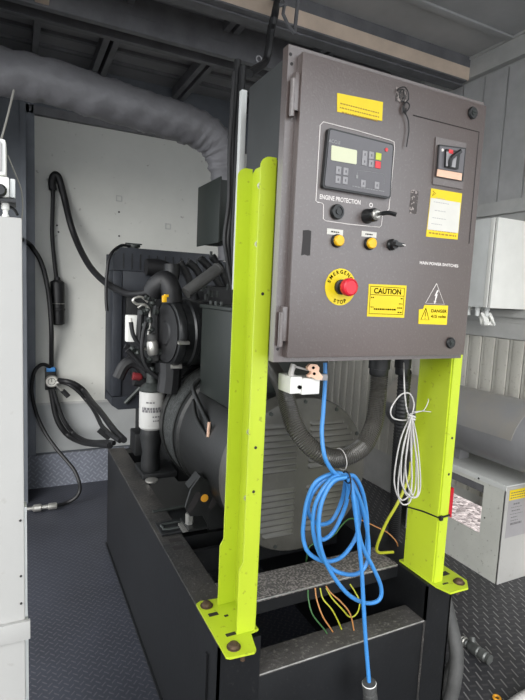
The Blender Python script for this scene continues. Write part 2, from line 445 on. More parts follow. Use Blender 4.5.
# left rail, right rail (boxed), with the slotted holes near the alternator foot
m = MB().box(.475, .482, 1.13, 2.88, .012, RT - .008); m.box(.475, .60, 1.13, 1.137, 0.0, RT - .008); m.box(.475, .60, 2.873, 2.88, 0.0, RT - .008)
m.box(.466, .60, 1.13, 2.88, 0, .012); m.box(.560, .567, 1.137, 2.873, .30, RT - .008); m.box(.469, .475, 1.2, 1.212, .02, .5)
m.build('rail', 'black', bf)
MB().box(.475, .567, 1.13, 2.88, RT - .008, RT, .002).build('rail_top_plate', 'rail_top', bf)
m = MB()
for p in [(0.533,1.771,0.575), (0.528,1.715,0.575), (0.525,1.657,0.575)]: m.box(p[0] - .022, p[0] + .022, p[1] - .012, p[1] + .012, RT, RT + .0012)
tag(m.build('slot', 'groove', bf), 'dark slots in the rail top')
m = MB().box(1.21, 1.217, 1.13, 2.88, .0, RT - .008); m.box(1.21, 1.325, 1.13, 1.137, 0, RT - .008); m.box(1.318, 1.325, 1.13, 2.88, 0, RT - .008)
m.build('rail', 'black', bf)
MB().box(1.21, 1.325, 1.13, 2.88, RT - .008, RT, .002).build('rail_top_plate', 'black', bf)
# front crossmember
MB().box(.60, 1.21, 1.132, 1.139, .02, .442, .001).build('crossmember', 'black', bf)
MB().box(.60, 1.21, 1.130, 1.222, .442, .450, .003).build('crossmember_top', 'dusty', bf)
for y_, z_ in ((1.1305, .4485), (1.2725, RT - .0055)): tag(MB().tube([(.602, y_, z_), (.9, y_ - .0004, z_), (1.208, y_, z_)], .0022, 6, 3).build('worn_edge', 'worn', bf), 'bright worn edge')
m = MB(); m.tube([(1.211, 1.131, .449), (1.209, 1.130, .25), (1.210, 1.130, .02)], .004, 6, 6); m.build('weld_seam', 'rail_top', bf)
# middle crossmember: flat gritty channel
MB().box(.567, 1.21, 1.272, 1.405, RT - .012, RT - .004, .002).build('crossmember_top', 'gritty', bf)
MB().box(.567, 1.21, 1.272, 1.405, RT - .05, RT - .012).build('crossmember', 'black', bf)
# rear crossmembers under the alternator feet
m = MB().box(.567, 1.21, 1.64, 1.66, .47, RT - .02); m.box(.567, 1.21, 1.74, 2.0, .49, .566); m.box(.567, 1.21, 2.80, 2.87, .4, RT - .01)
m.build('crossmember', 'black', bf)
m = MB().box(.49, .78, 1.755, 1.86, RT + .0005, RT + .010, .002); m.build('foot_plate', 'black', bf)
m = MB().tube([(.51, 1.975, RT + .002), (.60, 1.978, RT + .002), (.69, 1.98, RT + .002)], .007, 8, 3).tube([(.67, 1.785, RT + .011), (.52, 1.785, RT + .011), (.508, 1.80, RT + .011), (.506, 1.815, RT + .011), (.52, 1.83, RT + .011), (.67, 1.832, RT + .011)], .006, 8, 3); m.build('slot_rim', 'engine_grey', bf)
MB().box(.66, 1.25, 2.88, 3.38, .10, .16).box(.72, .78, 3.10, 3.30, .16, .76).box(1.10, 1.16, 3.10, 3.30, .16, .76).box(.66, .72, 2.88, 3.38, 0, .10).box(1.19, 1.25, 2.88, 3.38, 0, .10).build('radiator_support', 'black', bf)

# ================================================================ YELLOW POSTS
def post(side, lab):
    s = 1 if side == 'L' else -1
    x0 = .584 if side == 'L' else 1.228           # web
    t = .005; yf = 1.140 if side == 'L' else 1.120
    w1, w2 = (.053, .042) if side == 'L' else (.036, .036)
    root = thing('support_post', (x0, 1.2, RT), lab, 'post', 'lime yellow cabinet support posts')
    top = 1.835
    def fl(w_lo, w_hi):
        a = [(x0 - s * 0, RT + .006), (x0 - s * w_lo, RT + .006), (x0 - s * w_lo, .765), (x0 - s * w_hi, .785)]
        for k in range(7):
            q = PI / 2 * k / 6; r = .024
            a.append((x0 - s * (w_hi - r + r * math.cos(q)), top - r + r * math.sin(q)))
        a.append((x0, top)); return a
    m = MB().prism(fl(w1, w2), 'Y', yf, yf + .005).prism(fl(w1, w2), 'Y', yf + .14, yf + .145)
    m.prism([(yf + .005, RT + .006), (yf + .14, RT + .006), (yf + .14, top - .012), (yf + .122, top - .003), (yf + .005, top - .003)], 'X', min(x0, x0 + s * t) - .0, max(x0, x0 + s * t))
    m.build('channel', 'yellow', root)
    m = MB()
    for y, z in ((1.215, 1.78), (1.215, 1.63), (1.215, 1.12), (1.215, .93)):
        m.cyl((x0 - s * .001, y, z), (x0 - s * .009, y, z), .009, n=8)
        m.cyl((x0 - s * .009, y, z), (x0 - s * .013, y, z), .005, n=8)
    m.build('screw', 'steel', root)
    m = MB()
    for z in ((1.10, .98, 1.5) if side == 'L' else (1.07, .95)):
        xx = x0 - s * .022
        m.cyl((xx, yf - .0008, z), (xx, yf + .0005, z), .0042, n=10)
    tag(m.build('screw_hole', 'groove', root), 'small dark holes drilled in the flange')
    if side == 'L': poly = [(.474, 1.076), (.482, 1.069), (.548, 1.063), (.556, 1.070), (.570, 1.135), (.596, 1.14), (.596, 1.305), (.488, 1.318), (.474, 1.31)]
    else: poly = [(1.222, 1.105), (1.238, 1.060), (1.315, 1.058), (1.345, 1.090), (1.345, 1.28), (1.222, 1.28)]
    pl = MB().prism(poly, 'Z', RT + .0005, RT + .007).build('base_plate', 'yellow', root)
    spots = ((.499, 1.290), (.505, 1.100)) if side == 'L' else ((1.310, 1.092), (1.322, 1.25))
    for x, y in spots:
        m = MB().lathe([(.0, .012), (.006, .011), (.0125, .008), (.0145, .001), (.019, 0), (.019, -.002)][::-1], (x, y, RT + .009), (0, 0, 1), 16, caps=False)
        m.torus((x, y, RT + .011), (0, 0, 1), .007, .0022, 14, 6)
        m.build('bolt', 'bolt', root)
    x, y = (.53, 1.095) if side == 'L' else (1.312, 1.095)
    MB().cyl((x, y, RT), (x, y, RT - .034), .0065, n=8).cyl((x, y, RT - .001), (x, y, RT - .014), .012, n=6).build('nut', 'bolt', root)
    m = MB()
    slots = ((.503, 1.245, .014, .007), (.517, 1.148, .014, .006), (.535, 1.225, .006, .004)) if side == 'L' else ((1.306, 1.150, .015, .010), (1.262, 1.104, .012, .003))
    for cx, cy, a, b_ in slots: m.box(cx - a, cx + a, cy - b_, cy + b_, RT + .0068, RT + .0078)
    m.build('slot', 'groove', root)
    return root
post('L', 'lime yellow steel channel post left of the control cabinet, full height')
post('R', 'lime yellow steel channel post under the right end of the control cabinet')
# black zip tie round the right post
z = .81
m = MB().tube([(1.225, 1.117, z - .002), (1.2245, 1.19, z - .010), (1.225, 1.268, z - .026), (1.245, 1.269, z - .02), (1.268, 1.268, z - .01), (1.268, 1.19, z - .005), (1.267, 1.117, z + .001), (1.25, 1.1165, z), (1.226, 1.1165, z - .001)], .0034, 6, 1)
m.box(1.221, 1.232, 1.110, 1.1175, z - .009, z + .006)
tag(m.build('cable_tie', 'rubber'), 'black cable tie pulled round the lime yellow right post', 'cable tie')

# ================================================================ CONTROL CABINET
cc = thing('control_cabinet', (.9, 1.19, 1.335), 'dark grey brown steel control cabinet with switches and yellow stickers on the posts', 'control cabinet')
DY = 1.05
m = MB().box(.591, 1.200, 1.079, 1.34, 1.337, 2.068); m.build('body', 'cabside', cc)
# lip frame around the door
m = MB().box(.567, .602, 1.074, 1.079, 1.335, 2.070); m.box(1.185, 1.205, 1.074, 1.079, 1.335, 2.07); m.box(.602, 1.185, 1.074, 1.079, 1.335, 1.3455); m.box(.602, 1.185, 1.074, 1.079, 2.0, 2.070)
m.box(.567, .57, 1.079, 1.10, 1.335, 2.07)
m.build('front_lip', 'cab', cc)
dr = MB().box(.592, 1.190, DY, 1.076, 1.348, 2.051, .0025).build('door', 'cab', cc)
for z in (1.965, 1.43):
    m = MB().box(.579, .592, DY + .006, 1.077, z - .042, z + .042, .002); m.cyl((.5785, DY + .014, z - .055), (.5785, DY + .014, z + .028), .007, n=14)
    m.build('hinge', 'cab', cc)
m = MB()
for p in [(0.573,1.074,2.049), (0.577,1.074,2.029), (0.577,1.074,1.367)]: m.cyl((p[0], 1.0735, p[2]), (p[0], 1.075, p[2]), .004, n=10)
m.build('rivet_hole', 'groove', cc)
def Q(pts): return [(p[0], p[2]) for p in pts]
def flat(name, pts, mt, par=cc, y=DY, t=.001, lab=None):
    o = MB().prism(Q(pts), 'Y', y - t, y + .0002).build(name, mt, par)
    if lab: tag(o, lab)
    return o
# door panel groove
g = [(0.927,1.050,1.976), (1.169,1.050,1.977), (1.169,1.050,1.670)]
m = MB().tube([(p[0], DY, p[2]) for p in g], .0016, 6, 1); m.build('panel_groove', 'groove', cc)
# locks
for p in [(1.136,1.050,2.021), (1.129,1.050,1.384)]:
    x, z = p[0], p[2]
    m = MB().lathe([(.0165, .001), (.0165, -.004), (.014, -.007), (.0115, -.007)], (x, DY, z), (0, 1, 0), 22, caps=True)
    lk = m.build('lock', 'plastic_black', cc)
    m = MB().lathe([(.0075, 0), (.0075, -.005), (.005, -.006)], (x, DY - .004, z), (0, 1, 0), 18); m.box(x - .006, x + .006, DY - .0125, DY - .009, z - .0015, z + .0015)
    tag(m.build('lock_insert', 'engine_grey', lk), 'worn grey key insert')
# top sticker
st = flat('sticker', [(0.690,1.050,1.981), (0.827,1.050,1.988), (0.828,1.050,1.943), (0.693,1.050,1.939)], 'label_yellow', lab='yellow sticker with three rows of small print')
a, b_ = [(0.690,1.050,1.981), (0.832,1.050,1.944)]
m = MB()
for k in range(3): bars(m, a[0] + .010 + .006 * (k == 2), b_[0] - .012 - .006 * (k == 2), a[2] - .0215 - .0095 * k, DY - .001, .003, k, .006)
m.build('print', 'ink_soft', st)
# white outline
loop = [(0.656,1.050,1.909), (0.757,1.050,1.907), (0.858,1.050,1.902), (0.871,1.050,1.900), (0.874,1.050,1.885), (0.872,1.050,1.806), (0.870,1.050,1.733), (0.865,1.050,1.726), (0.854,1.050,1.723), (0.851,1.050,1.721), (0.849,1.050,1.689), (0.844,1.050,1.684), (0.751,1.050,1.682), (0.679,1.050,1.683), (0.672,1.050,1.687), (0.670,1.050,1.719), (0.667,1.050,1.723), (0.652,1.050,1.724), (0.648,1.050,1.727), (0.648,1.050,1.810), (0.648,1.050,1.900)]
L_ = [(p[0], DY - .0004, p[2]) for p in loop]
MB().tube(L_ + [L_[0]], .0011, 6, 1).build('outline_stripe', 'whiteink', cc)
# controller unit
cp = [(0.664,1.050,1.895), (0.862,1.050,1.890), (0.863,1.050,1.756), (0.657,1.050,1.757)]
def rounded(P, r=.008, n=4):
    out = []
    for i, p in enumerate(P):
        p = Vector(p); a = (Vector(P[i - 1]) - p).normalized() * r; c = (Vector(P[(i + 1) % len(P)]) - p).normalized() * r
        for k in range(n + 1):
            t = k / n; out.append(tuple((p + a) * (1 - t) ** 2 + 2 * p * t * (1 - t) + (p + c) * t * t))
    return out
ct = MB().prism(rounded(Q(cp)), 'Y', DY - .012, DY + .001).build('controller', 'plastic_black', cc)
cq = Q(cp); cen = (sum(p[0] for p in cq) / 4, sum(p[1] for p in cq) / 4)
inn = [(cen[0] + (p[0] - cen[0]) * .955, cen[1] + (p[1] - cen[1]) * .94) for p in cq]
MB().prism(rounded(inn, .006), 'Y', DY - .0135, DY - .0118).build('face_plate', 'ctl', ct)
FY = DY - .0135
lc = MB().prism(rounded(Q([(0.674,1.036,1.856), (0.748,1.036,1.856), (0.749,1.036,1.823), (0.675,1.036,1.822)]), .003), 'Y', FY - .0012, FY).build('display', 'lcd', ct)
m = MB()
for p in [(0.772,1.036,1.850), (0.792,1.036,1.851), (0.772,1.036,1.833), (0.793,1.036,1.832), (0.698,1.036,1.802), (0.719,1.036,1.802), (0.698,1.036,1.780), (0.719,1.036,1.781), (0.773,1.036,1.781), (0.815,1.036,1.782)]:
    x, z = p[0], p[2]
    tag(MB().box(x - .0075, x + .0075, FY - .0018, FY + .0005, z - .009, z + .009, .0015).build('key', 'key', ct))
    m.box(x - .0018, x + .0018, FY - .0021, FY - .0017, z - .003, z + .003)
m.build('key_mark', 'ctl', ct)
for p, mt, lb in zip([(0.814,1.036,1.852), (0.814,1.036,1.832)], ('keygreen', 'keyred'), ('yellow green key', 'red key')):
    tag(MB().box(p[0] - .0085, p[0] + .0085, FY - .002, FY + .0005, p[2] - .0085, p[2] + .0085, .0015).build('key', mt, ct), lb)
p = [(0.837,1.036,1.872)][0]
tag(MB().cyl((p[0], FY - .002, p[2]), (p[0], FY, p[2]), .0045, n=14).build('lamp', 'keyred', ct), 'red indicator lamp')
p = [(0.665,1.036,1.865), (0.753,1.036,1.797), (0.767,1.036,1.811), (0.836,1.036,1.808), (0.838,1.036,1.789)]
m = MB(); text(m, 'ACO.II', p[0][0], p[0][2] - .004, FY - .0005, h=.0085)
m.tube([(p[1][0], FY, p[1][2] - .006), (p[1][0] + .002, FY, p[1][2] + .012), (p[2][0] + .02, FY, p[2][2] + .001), (p[3][0], FY, p[3][2] + .004), (p[4][0], FY, p[4][2])], .0006, 5, 1)
m.box(p[1][0] - .003, p[1][0] + .003, FY - .001, FY, p[1][2] - .006, p[1][2] + .002)
q = [(0.741,1.036,1.764), (0.840,1.036,1.765)]; bars(m, q[0][0], q[1][0], q[1][2] + .006, FY - .0002, .002, 5, .006)
m.build('marking', 'ink_grey', ct)
# door lettering
m = MB()
p = [(0.658,1.050,1.736), (0.779,1.050,1.742), (0.812,1.050,1.736), (0.989,1.050,1.604), (1.134,1.050,1.600)]
text(m, 'ENGINE PROTECTION', p[0][0], p[0][2] - .0035, DY - .0005, w=p[1][0] - p[0][0], h=.0112); m.build('lettering', 'whiteink', cc); m = MB()
text(m, 'O', p[2][0], p[2][2], DY - .0005, h=.011, cx=True); m.build('lettering', 'whiteink', cc); m = MB()
text(m, 'MAIN POWER SWITCHES', p[3][0], p[3][2] - .004, DY - .0005, w=p[4][0] - p[3][0], h=.0082)
m.build('lettering', 'whiteink', cc)
# buzzer
p = [(0.708,1.050,1.707)][0]; x, z = p[0], p[2]
bz = MB().lathe([(.0185, .0), (.0185, -.008), (.0165, -.011), (.012, -.011), (.0115, -.009), (.007, -.009), (.0065, -.0115), (.002, -.0115)], (x, DY, z), (0, 1, 0), 28).build('buzzer', 'plastic_black', cc)
# key switch with key
p = [(0.802,1.050,1.707)][0]; x, z = p[0], p[2]
ks = MB().lathe([(.0185, 0), (.0185, -.006), (.0165, -.010), (.0165, -.030), (.014, -.034)], (x, DY, z), (0, 1, 0), 26).build('key_switch', 'plastic_black', cc)
m = MB().lathe([(.0125, 0), (.0125, -.006), (.009, -.009)], (x, DY - .033, z), (0, 1, 0), 20); m.build('barrel', 'steel', ks)
m = MB().box(x - .0015, x + .0015, DY - .062, DY - .040, z - .004, z + .004); m.tube([(x, DY - .058, z), (x + .01, DY - .072, z + .001), (x + .024, DY - .082, z - .003)], .0052, 8, 4)
m.build('key', 'plastic_black', ks)
# push buttons with paper tags
for i, (a, c) in enumerate(zip([(0.714,1.050,1.638), (0.814,1.050,1.640)], [(0.708,1.050,1.659), (0.812,1.050,1.663)])):
    x, z = a[0], a[2]
    pb = MB().lathe([(.0165, 0), (.0165, -.005), (.0145, -.008)], (x, DY, z), (0, 1, 0), 24).build('push_button', 'plastic_black', cc)
    tag(MB().lathe([(.0135, 0), (.0135, -.012), (.0115, -.0145), (.004, -.0155)], (x, DY - .003, z), (0, 1, 0), 24).build('cap', 'btnyellow', pb), 'yellow button cap')
    tg = MB().box(c[0] - .0235, c[0] + .0235, DY - .001, DY, c[2] - .007, c[2] + .007).build('tag_label', 'paper', cc)
    m = MB(); bars(m, c[0] - .012, c[0] + .012, c[2], DY - .0012, .003, i, .005); m.build('print', 'ink', tg)
# selector
p = [(0.886,1.050,1.643)][0]; x, z = p[0], p[2]
sl = MB().lathe([(.015, 0), (.015, -.005), (.0115, -.009), (.0115, -.018)], (x, DY, z), (0, 1, 0), 24).build('selector_switch', 'plastic_black', cc)
MB().obox((x + .003, DY - .024, z), (.028, .014, .009), Matrix.Rotation(.1, 3, 'Y')).build('handle', 'plastic_black', sl)
MB().obox((x + .016, DY - .0315, z - .001), (.010, .0015, .002), Matrix.Rotation(.1, 3, 'Y')).build('pointer', 'whiteink', sl)
# emergency stop
p = [(0.734,1.050,1.526)][0]; x, z = p[0], p[2]
es = MB().lathe([(.046, 0), (.046, -.0015)], (x, DY, z), (0, 1, 0), 48).build('emergency_stop', 'label_yellow', cc)
tag(es, 'round yellow plate around the red stop button')
m = MB(); W_ = 'EMERGENCY'
for i, ch in enumerate(W_):
    a = math.radians(180 - 20 - i * 140 / (len(W_) - 1)); r = .0375
    text(m, ch, x + r * math.cos(a), z + r * math.sin(a), DY - .0019, h=.0092, rot=a - PI / 2, cx=True)
for i, ch in enumerate('STOP'):
    a = math.radians(-90 + (i - 1.5) * 16); r = .0375
    text(m, ch, x + r * math.cos(a), z + r * math.sin(a), DY - .0019, h=.0095, rot=a + PI / 2, cx=True)
m.build('lettering', 'ink', es)
MB().lathe([(.019, 0), (.019, -.008), (.014, -.010), (.014, -.030)], (x, DY - .001, z), (0, 1, 0), 26).build('collar', 'plastic_black', es)
MB().lathe([(.014, 0), (.0215, -.002), (.0225, -.010), (.021, -.017), (.017, -.020), (.0165, -.0185), (.004, -.0185)], (x, DY - .028, z), (0, 1, 0), 32).build('mushroom_button', 'red', es)
# caution sticker
cs = [(0.822,1.050,1.538), (0.949,1.050,1.540), (0.949,1.050,1.453), (0.823,1.050,1.454)]
st = flat('sticker', cs, 'label_yellow', lab='yellow caution sticker')
x0, x1, zt, zb = cs[0][0] + .001, cs[1][0] - .001, cs[0][2], cs[3][2]
m = MB(); Y_ = DY - .0013
def rect(m, x0, x1, z0, z1, t):
    m.box(x0, x1, Y_, Y_ + .0003, z0, z0 + t).box(x0, x1, Y_, Y_ + .0003, z1 - t, z1).box(x0, x0 + t, Y_, Y_ + .0003, z0, z1).box(x1 - t, x1, Y_, Y_ + .0003, z0, z1)
rect(m, x0 + .005, x1 - .005, zb + .007, zt - .005, .0012)
m.box(x0 + .005, x1 - .005, Y_, Y_ + .0003, zt - .0275, zt - .0263)
text(m, 'CAUTION', x0 + .017, zt - .0235, Y_, w=x1 - x0 - .034, h=.0145)
bars(m, x0 + .009, x0 + .018, zt - .034, Y_, .003, 1, .006); bars(m, x1 - .017, x1 - .010, zt - .034, Y_, .003, 2, .006); bars(m, x1 - .022, x1 - .009, zt - .048, Y_, .002, 2, .006)
bars(m, x0 + .020, x1 - .030, zb + .020, Y_, .004, 3, .006); bars(m, x1 - .026, x1 - .009, zb + .025, Y_, .003, 4, .006); bars(m, x1 - .024, x1 - .010, zb + .013, Y_, .003, 5, .006); bars(m, x0 + .009, x0 + .02, zb + .025, Y_, .002, 6, .006)
m.build('print', 'ink', st)
# outlined high voltage triangle
tr = [(1.057,1.050,1.551), (1.093,1.050,1.494), (1.022,1.050,1.495)]
m = MB(); T_ = [(p[0], DY - .0004, p[2]) for p in tr]; m.tube(T_ + [T_[0]], .0009, 6, 1)
c = [(1.059,1.050,1.515)][0]; cx_, cz_ = c[0], c[2]
m.prism([(cx_ + .003, cz_ + .018), (cx_ - .006, cz_ + .001), (cx_ - .001, cz_ + .0025), (cx_ - .003, cz_ - .014), (cx_ - .007, cz_ - .012), (cx_ - .003, cz_ - .021), (cx_ + .003, cz_ - .013), (cx_ - .0005, cz_ - .014), (cx_ + .006, cz_ + .007), (cx_ + .001, cz_ + .005), (cx_ + .008, cz_ + .017)], 'Y', DY - .0006, DY)
m.build('voltage_symbol', 'whiteink', cc)
# danger sticker
ds = [(1.019,1.050,1.490), (1.108,1.050,1.491), (1.109,1.050,1.436), (1.002,1.050,1.437), (1.000,1.050,1.477), (1.015,1.050,1.479)]
st = flat('sticker', ds, 'label_yellow', lab='yellow danger sticker with a cut corner')
x0, z0 = ds[3][0], ds[3][2]; x1 = ds[1][0]; z1 = ds[1][2]
m = MB(); ta = (x0 + .022, z1 - .010); tb = (x0 + .037, z0 + .012); td = (x0 + .007, z0 + .012)
m.tube([(ta[0], Y_, ta[1]), (tb[0], Y_, tb[1]), (td[0], Y_, td[1]), (ta[0], Y_, ta[1])], .0009, 6, 1)
m.box(ta[0] - .001, ta[0] + .001, Y_, Y_ + .0004, z0 + .021, z1 - .02); m.box(ta[0] - .001, ta[0] + .001, Y_, Y_ + .0004, z0 + .015, z0 + .018)
text(m, 'DANGER', x0 + .043, z1 - .021, Y_, w=x1 - x0 - .047, h=.009); text(m, '415 volts', x0 + .043, z1 - .036, Y_, w=x1 - x0 - .049, h=.0085)
m.build('print', 'ink', st)
# service document in a yellow frame
dc = [(1.009,1.050,1.803), (1.124,1.050,1.804), (1.122,1.050,1.677), (1.004,1.050,1.675)]
st = flat('document_card', dc, 'label_yellow', lab='yellow bordered card with a white form')
x0, x1 = (dc[0][0] + dc[3][0]) / 2, (dc[1][0] + dc[2][0]) / 2; z0, z1 = dc[3][2], dc[0][2]
wp = MB().prism(Q([(1.009,1.049,1.778), (1.120,1.049,1.778), (1.121,1.049,1.695), (1.006,1.049,1.694)]), 'Y', DY - .0018, DY - .0009).build('form', 'paper', st)
m = MB()
for k, (zz, u0, u1) in enumerate(((.105, .02, .055), (.094, .014, .07), (.072, .02, .06), (.052, .014, .064), (.036, .012, .05))): bars(m, x0 + u0, x0 + u1, z0 + zz, DY - .0018, .0015, k, .007)
m.build('print', 'key', wp)
m = MB().tube([(x0 + .008, DY - .0013, z1 - .006), (x0 + .019, DY - .0013, z1 - .012), (x0 + .007, DY - .0013, z1 - .019), (x0 + .011, DY - .0013, z1 - .012)], .001, 5, 1)
for k in range(2): bars(m, x0 + .006, x1 - .008, z0 + .020 - .009 * k, DY - .001, .0045, 9 + k, .010)
m.build('print', 'ink_soft', st)
# main breaker behind its window
bk = flat('breaker_bezel', [(1.008,1.050,1.935), (1.121,1.050,1.938), (1.122,1.050,1.815), (1.010,1.050,1.814)], 'cab', t=.004)
MB().prism(Q([(1.016,1.046,1.916), (1.114,1.046,1.923), (1.114,1.046,1.835), (1.018,1.046,1.835)]), 'Y', DY - .010, DY - .003).build('breaker_case', 'plastic_black', bk)
MB().prism(Q([(1.016,1.040,1.911), (1.107,1.040,1.918), (1.107,1.040,1.855), (1.017,1.040,1.853)]), 'Y', DY - .013, DY - .009).build('breaker_face', 'ctl', bk)
tag(MB().prism(Q([(1.016,1.040,1.852), (1.106,1.040,1.854), (1.106,1.040,1.835), (1.015,1.040,1.834)]), 'Y', DY - .0115, DY - .009).build('rating_strip', 'pink', bk), 'pale pinkish strip')
tp = [(1.033,1.037,1.905), (1.084,1.037,1.907), (1.082,1.037,1.860), (1.036,1.037,1.859)]
MB().prism(Q(tp), 'Y', DY - .020, DY - .012).build('toggle_frame', 'plastic_black', bk)
MB().prism(Q([(1.033,1.030,1.898), (1.071,1.030,1.900), (1.069,1.030,1.862), (1.035,1.030,1.861)]), 'Y', DY - .0212, DY - .0195).build('toggle_slot', 'key', bk)
p = [(1.047,1.020,1.861), (1.046,1.020,1.883), (1.068,1.020,1.902)]
m = MB().tube([(p[0][0], DY - .022, p[0][2]), (p[1][0], DY - .028, p[1][2]), (p[2][0], DY - .036, p[2][2])], .0055, 8, 3); m.build('toggle', 'plastic_black', bk)
p = [(1.049,1.037,1.900), (1.025,1.037,1.902)]
m = MB().box(p[0][0] - .009, p[0][0] + .006, DY - .0222, DY - .021, p[0][2] - .005, p[0][2] + .005); tag(m.build('mark', 'keyred', bk), 'red switch mark')
MB().cyl((p[1][0], DY - .0145, p[1][2]), (p[1][0], DY - .012, p[1][2]), .004, n=10).build('screw', 'whiteink', bk)
# residue patches
for i, (p, w, h) in enumerate(zip([(0.883,1.050,2.015), (0.952,1.050,1.760), (0.628,1.050,1.626)], (.034, .026, .024), (.034, .062, .060))):
    m = MB(); x, z = p[0], p[2]
    pts = []
    rnd = random.Random(i)
    for (ax, az) in ((-1, -1), (-.3, -1), (.4, -1), (1, -1), (1, -.3), (1, .4), (1, 1), (.3, 1), (-.4, 1), (-1, 1), (-1, .3), (-1, -.3)):
        pts.append((x + ax * w / 2 * rnd.uniform(.88, 1.05), z + az * h / 2 * rnd.uniform(.92, 1.03)))
    m.prism(pts, 'Y', DY - .0008, DY); m.build('residue_patch', 'adh' if i != 2 else 'groove', cc)
# cable glands under the cabinet
for (x, _y, _z), r in zip([(1.035,1.240,1.290), (1.132,1.240,1.288)], (.034, .027)):
    m = MB().lathe([(r, 0), (r, .055), (r * .88, .056), (r * .88, .072), (r * .8, .078)], (x, 1.24, 1.337), (0, 0, -1), 12); m.build('cable_gland', 'rubber', cc)
# string hanging from the hook pad on the door
s = [(0.864,1.042,2.020), (0.871,1.042,2.029), (0.887,1.042,2.033), (0.898,1.042,2.024), (0.901,1.042,2.008), (0.892,1.042,1.997), (0.885,1.042,1.986), (0.890,1.042,1.974), (0.902,1.042,1.982), (0.906,1.042,1.994), (0.897,1.042,1.999), (0.888,1.042,1.991), (0.893,1.042,1.975), (0.905,1.042,1.958), (0.910,1.042,1.934), (0.908,1.042,1.909), (0.906,1.042,1.892)]
m = MB().tube(s, .0015, 6, 5); s = [(0.874,1.044,2.005), (0.874,1.044,2.020), (0.883,1.044,2.027), (0.889,1.044,2.013), (0.882,1.044,2.002), (0.892,1.044,1.997), (0.889,1.044,1.982), (0.897,1.044,1.971), (0.897,1.044,1.986)]; m.tube(s, .0014, 6, 5)
tag(m.build('string_loop', 'rubber'), 'thin black string loop hanging on the control cabinet door', 'string')

# ================================================================ CABLES UNDER THE CABINET
m = MB().tube([(0.782,1.520,1.268), (0.775,1.460,1.246), (0.755,1.360,1.216), (0.740,1.300,1.177), (0.736,1.240,1.119), (0.752,1.210,1.083), (0.779,1.190,1.055), (0.816,1.180,1.035), (0.859,1.180,1.026), (0.905,1.180,1.035), (0.953,1.190,1.051), (0.984,1.200,1.084), (1.012,1.215,1.126), (1.038,1.240,1.208), (1.038,1.240,1.264)], .027, 18, 10, ribs=.0062)
fc = m.build('flexible_conduit', 'conduit', angle=60)
tag(fc, 'thick grey corrugated conduit looping down under the control cabinet', 'conduit')
p = [(0.866,1.180,1.023)][0]
m = MB().torus(p, (1, -.05, .12), .032, .0016, 26, 6); tag(m.build('cable_tie', 'white_cable'), 'thin pale cable tie round the bottom of the corrugated conduit', 'cable tie')
m = MB().tube([(1.143,1.240,1.268), (1.161,1.260,1.220), (1.160,1.260,1.101), (1.198,1.300,0.945), (1.259,1.360,0.766), (1.316,1.420,0.611), (1.392,1.500,0.430)], .021, 14, 6, ribs=.012)
tag(m.build('flexible_conduit', 'rubber', angle=60), 'black corrugated conduit dropping straight down behind the white cable coil', 'conduit')

# hanging socket connectors with copper coloured latch
hs = thing('socket_connector', (.82, 1.14, 1.17), 'white plastic plug and socket pair hanging under the cabinet left end', 'connector')
a = [(0.651,1.130,1.286), (0.686,1.130,1.240), (0.685,1.130,1.282), (0.740,1.130,1.237)]
def pbox(m, p, q, y0, y1, bev=.003): return m.box(min(p[0], q[0]), max(p[0], q[0]), y0, y1, min(p[2], q[2]), max(p[2], q[2]), bev)
pbox(MB(), a[0], a[1], 1.13, 1.20).build('socket_shell', 'whitebox', hs)
pbox(MB(), a[2], a[3], 1.125, 1.18).build('plug_shell', 'whitebox', hs)
b_ = [(0.690,1.122,1.314), (0.700,1.122,1.322), (0.719,1.122,1.320), (0.727,1.122,1.312), (0.726,1.122,1.301), (0.740,1.122,1.287), (0.736,1.122,1.278), (0.718,1.122,1.280), (0.705,1.122,1.287), (0.696,1.122,1.286), (0.692,1.122,1.291), (0.703,1.122,1.298), (0.701,1.122,1.303), (0.692,1.122,1.306)]
m = MB().prism(Q(b_), 'Y', 1.112, 1.122); tag(m.build('latch', 'pink', hs), 'copper coloured latch')
m = MB()
for p in [(0.707,1.122,1.312), (0.711,1.122,1.296)]: m.cyl((p[0], 1.1095, p[2]), (p[0], 1.113, p[2]), .004, n=12)
for p in [(0.678,1.130,1.258)]: m.cyl((p[0], 1.124, p[2]), (p[0], 1.131, p[2]), .005, n=12)
m.build('screw', 'ink', hs)
m = MB().tube([(0.679,1.150,1.273), (0.663,1.150,1.290), (0.669,1.150,1.317)], .008, 8, 4).tube([(0.668,1.140,1.312), (0.683,1.140,1.308), (0.712,1.140,1.301)], .003, 6, 4)
m.build('lead', 'white_cable', hs)
pbox(MB(), *[(0.758,1.160,1.286), (0.782,1.160,1.268)], 1.15, 1.17).build('end_clip', 'key', hs)

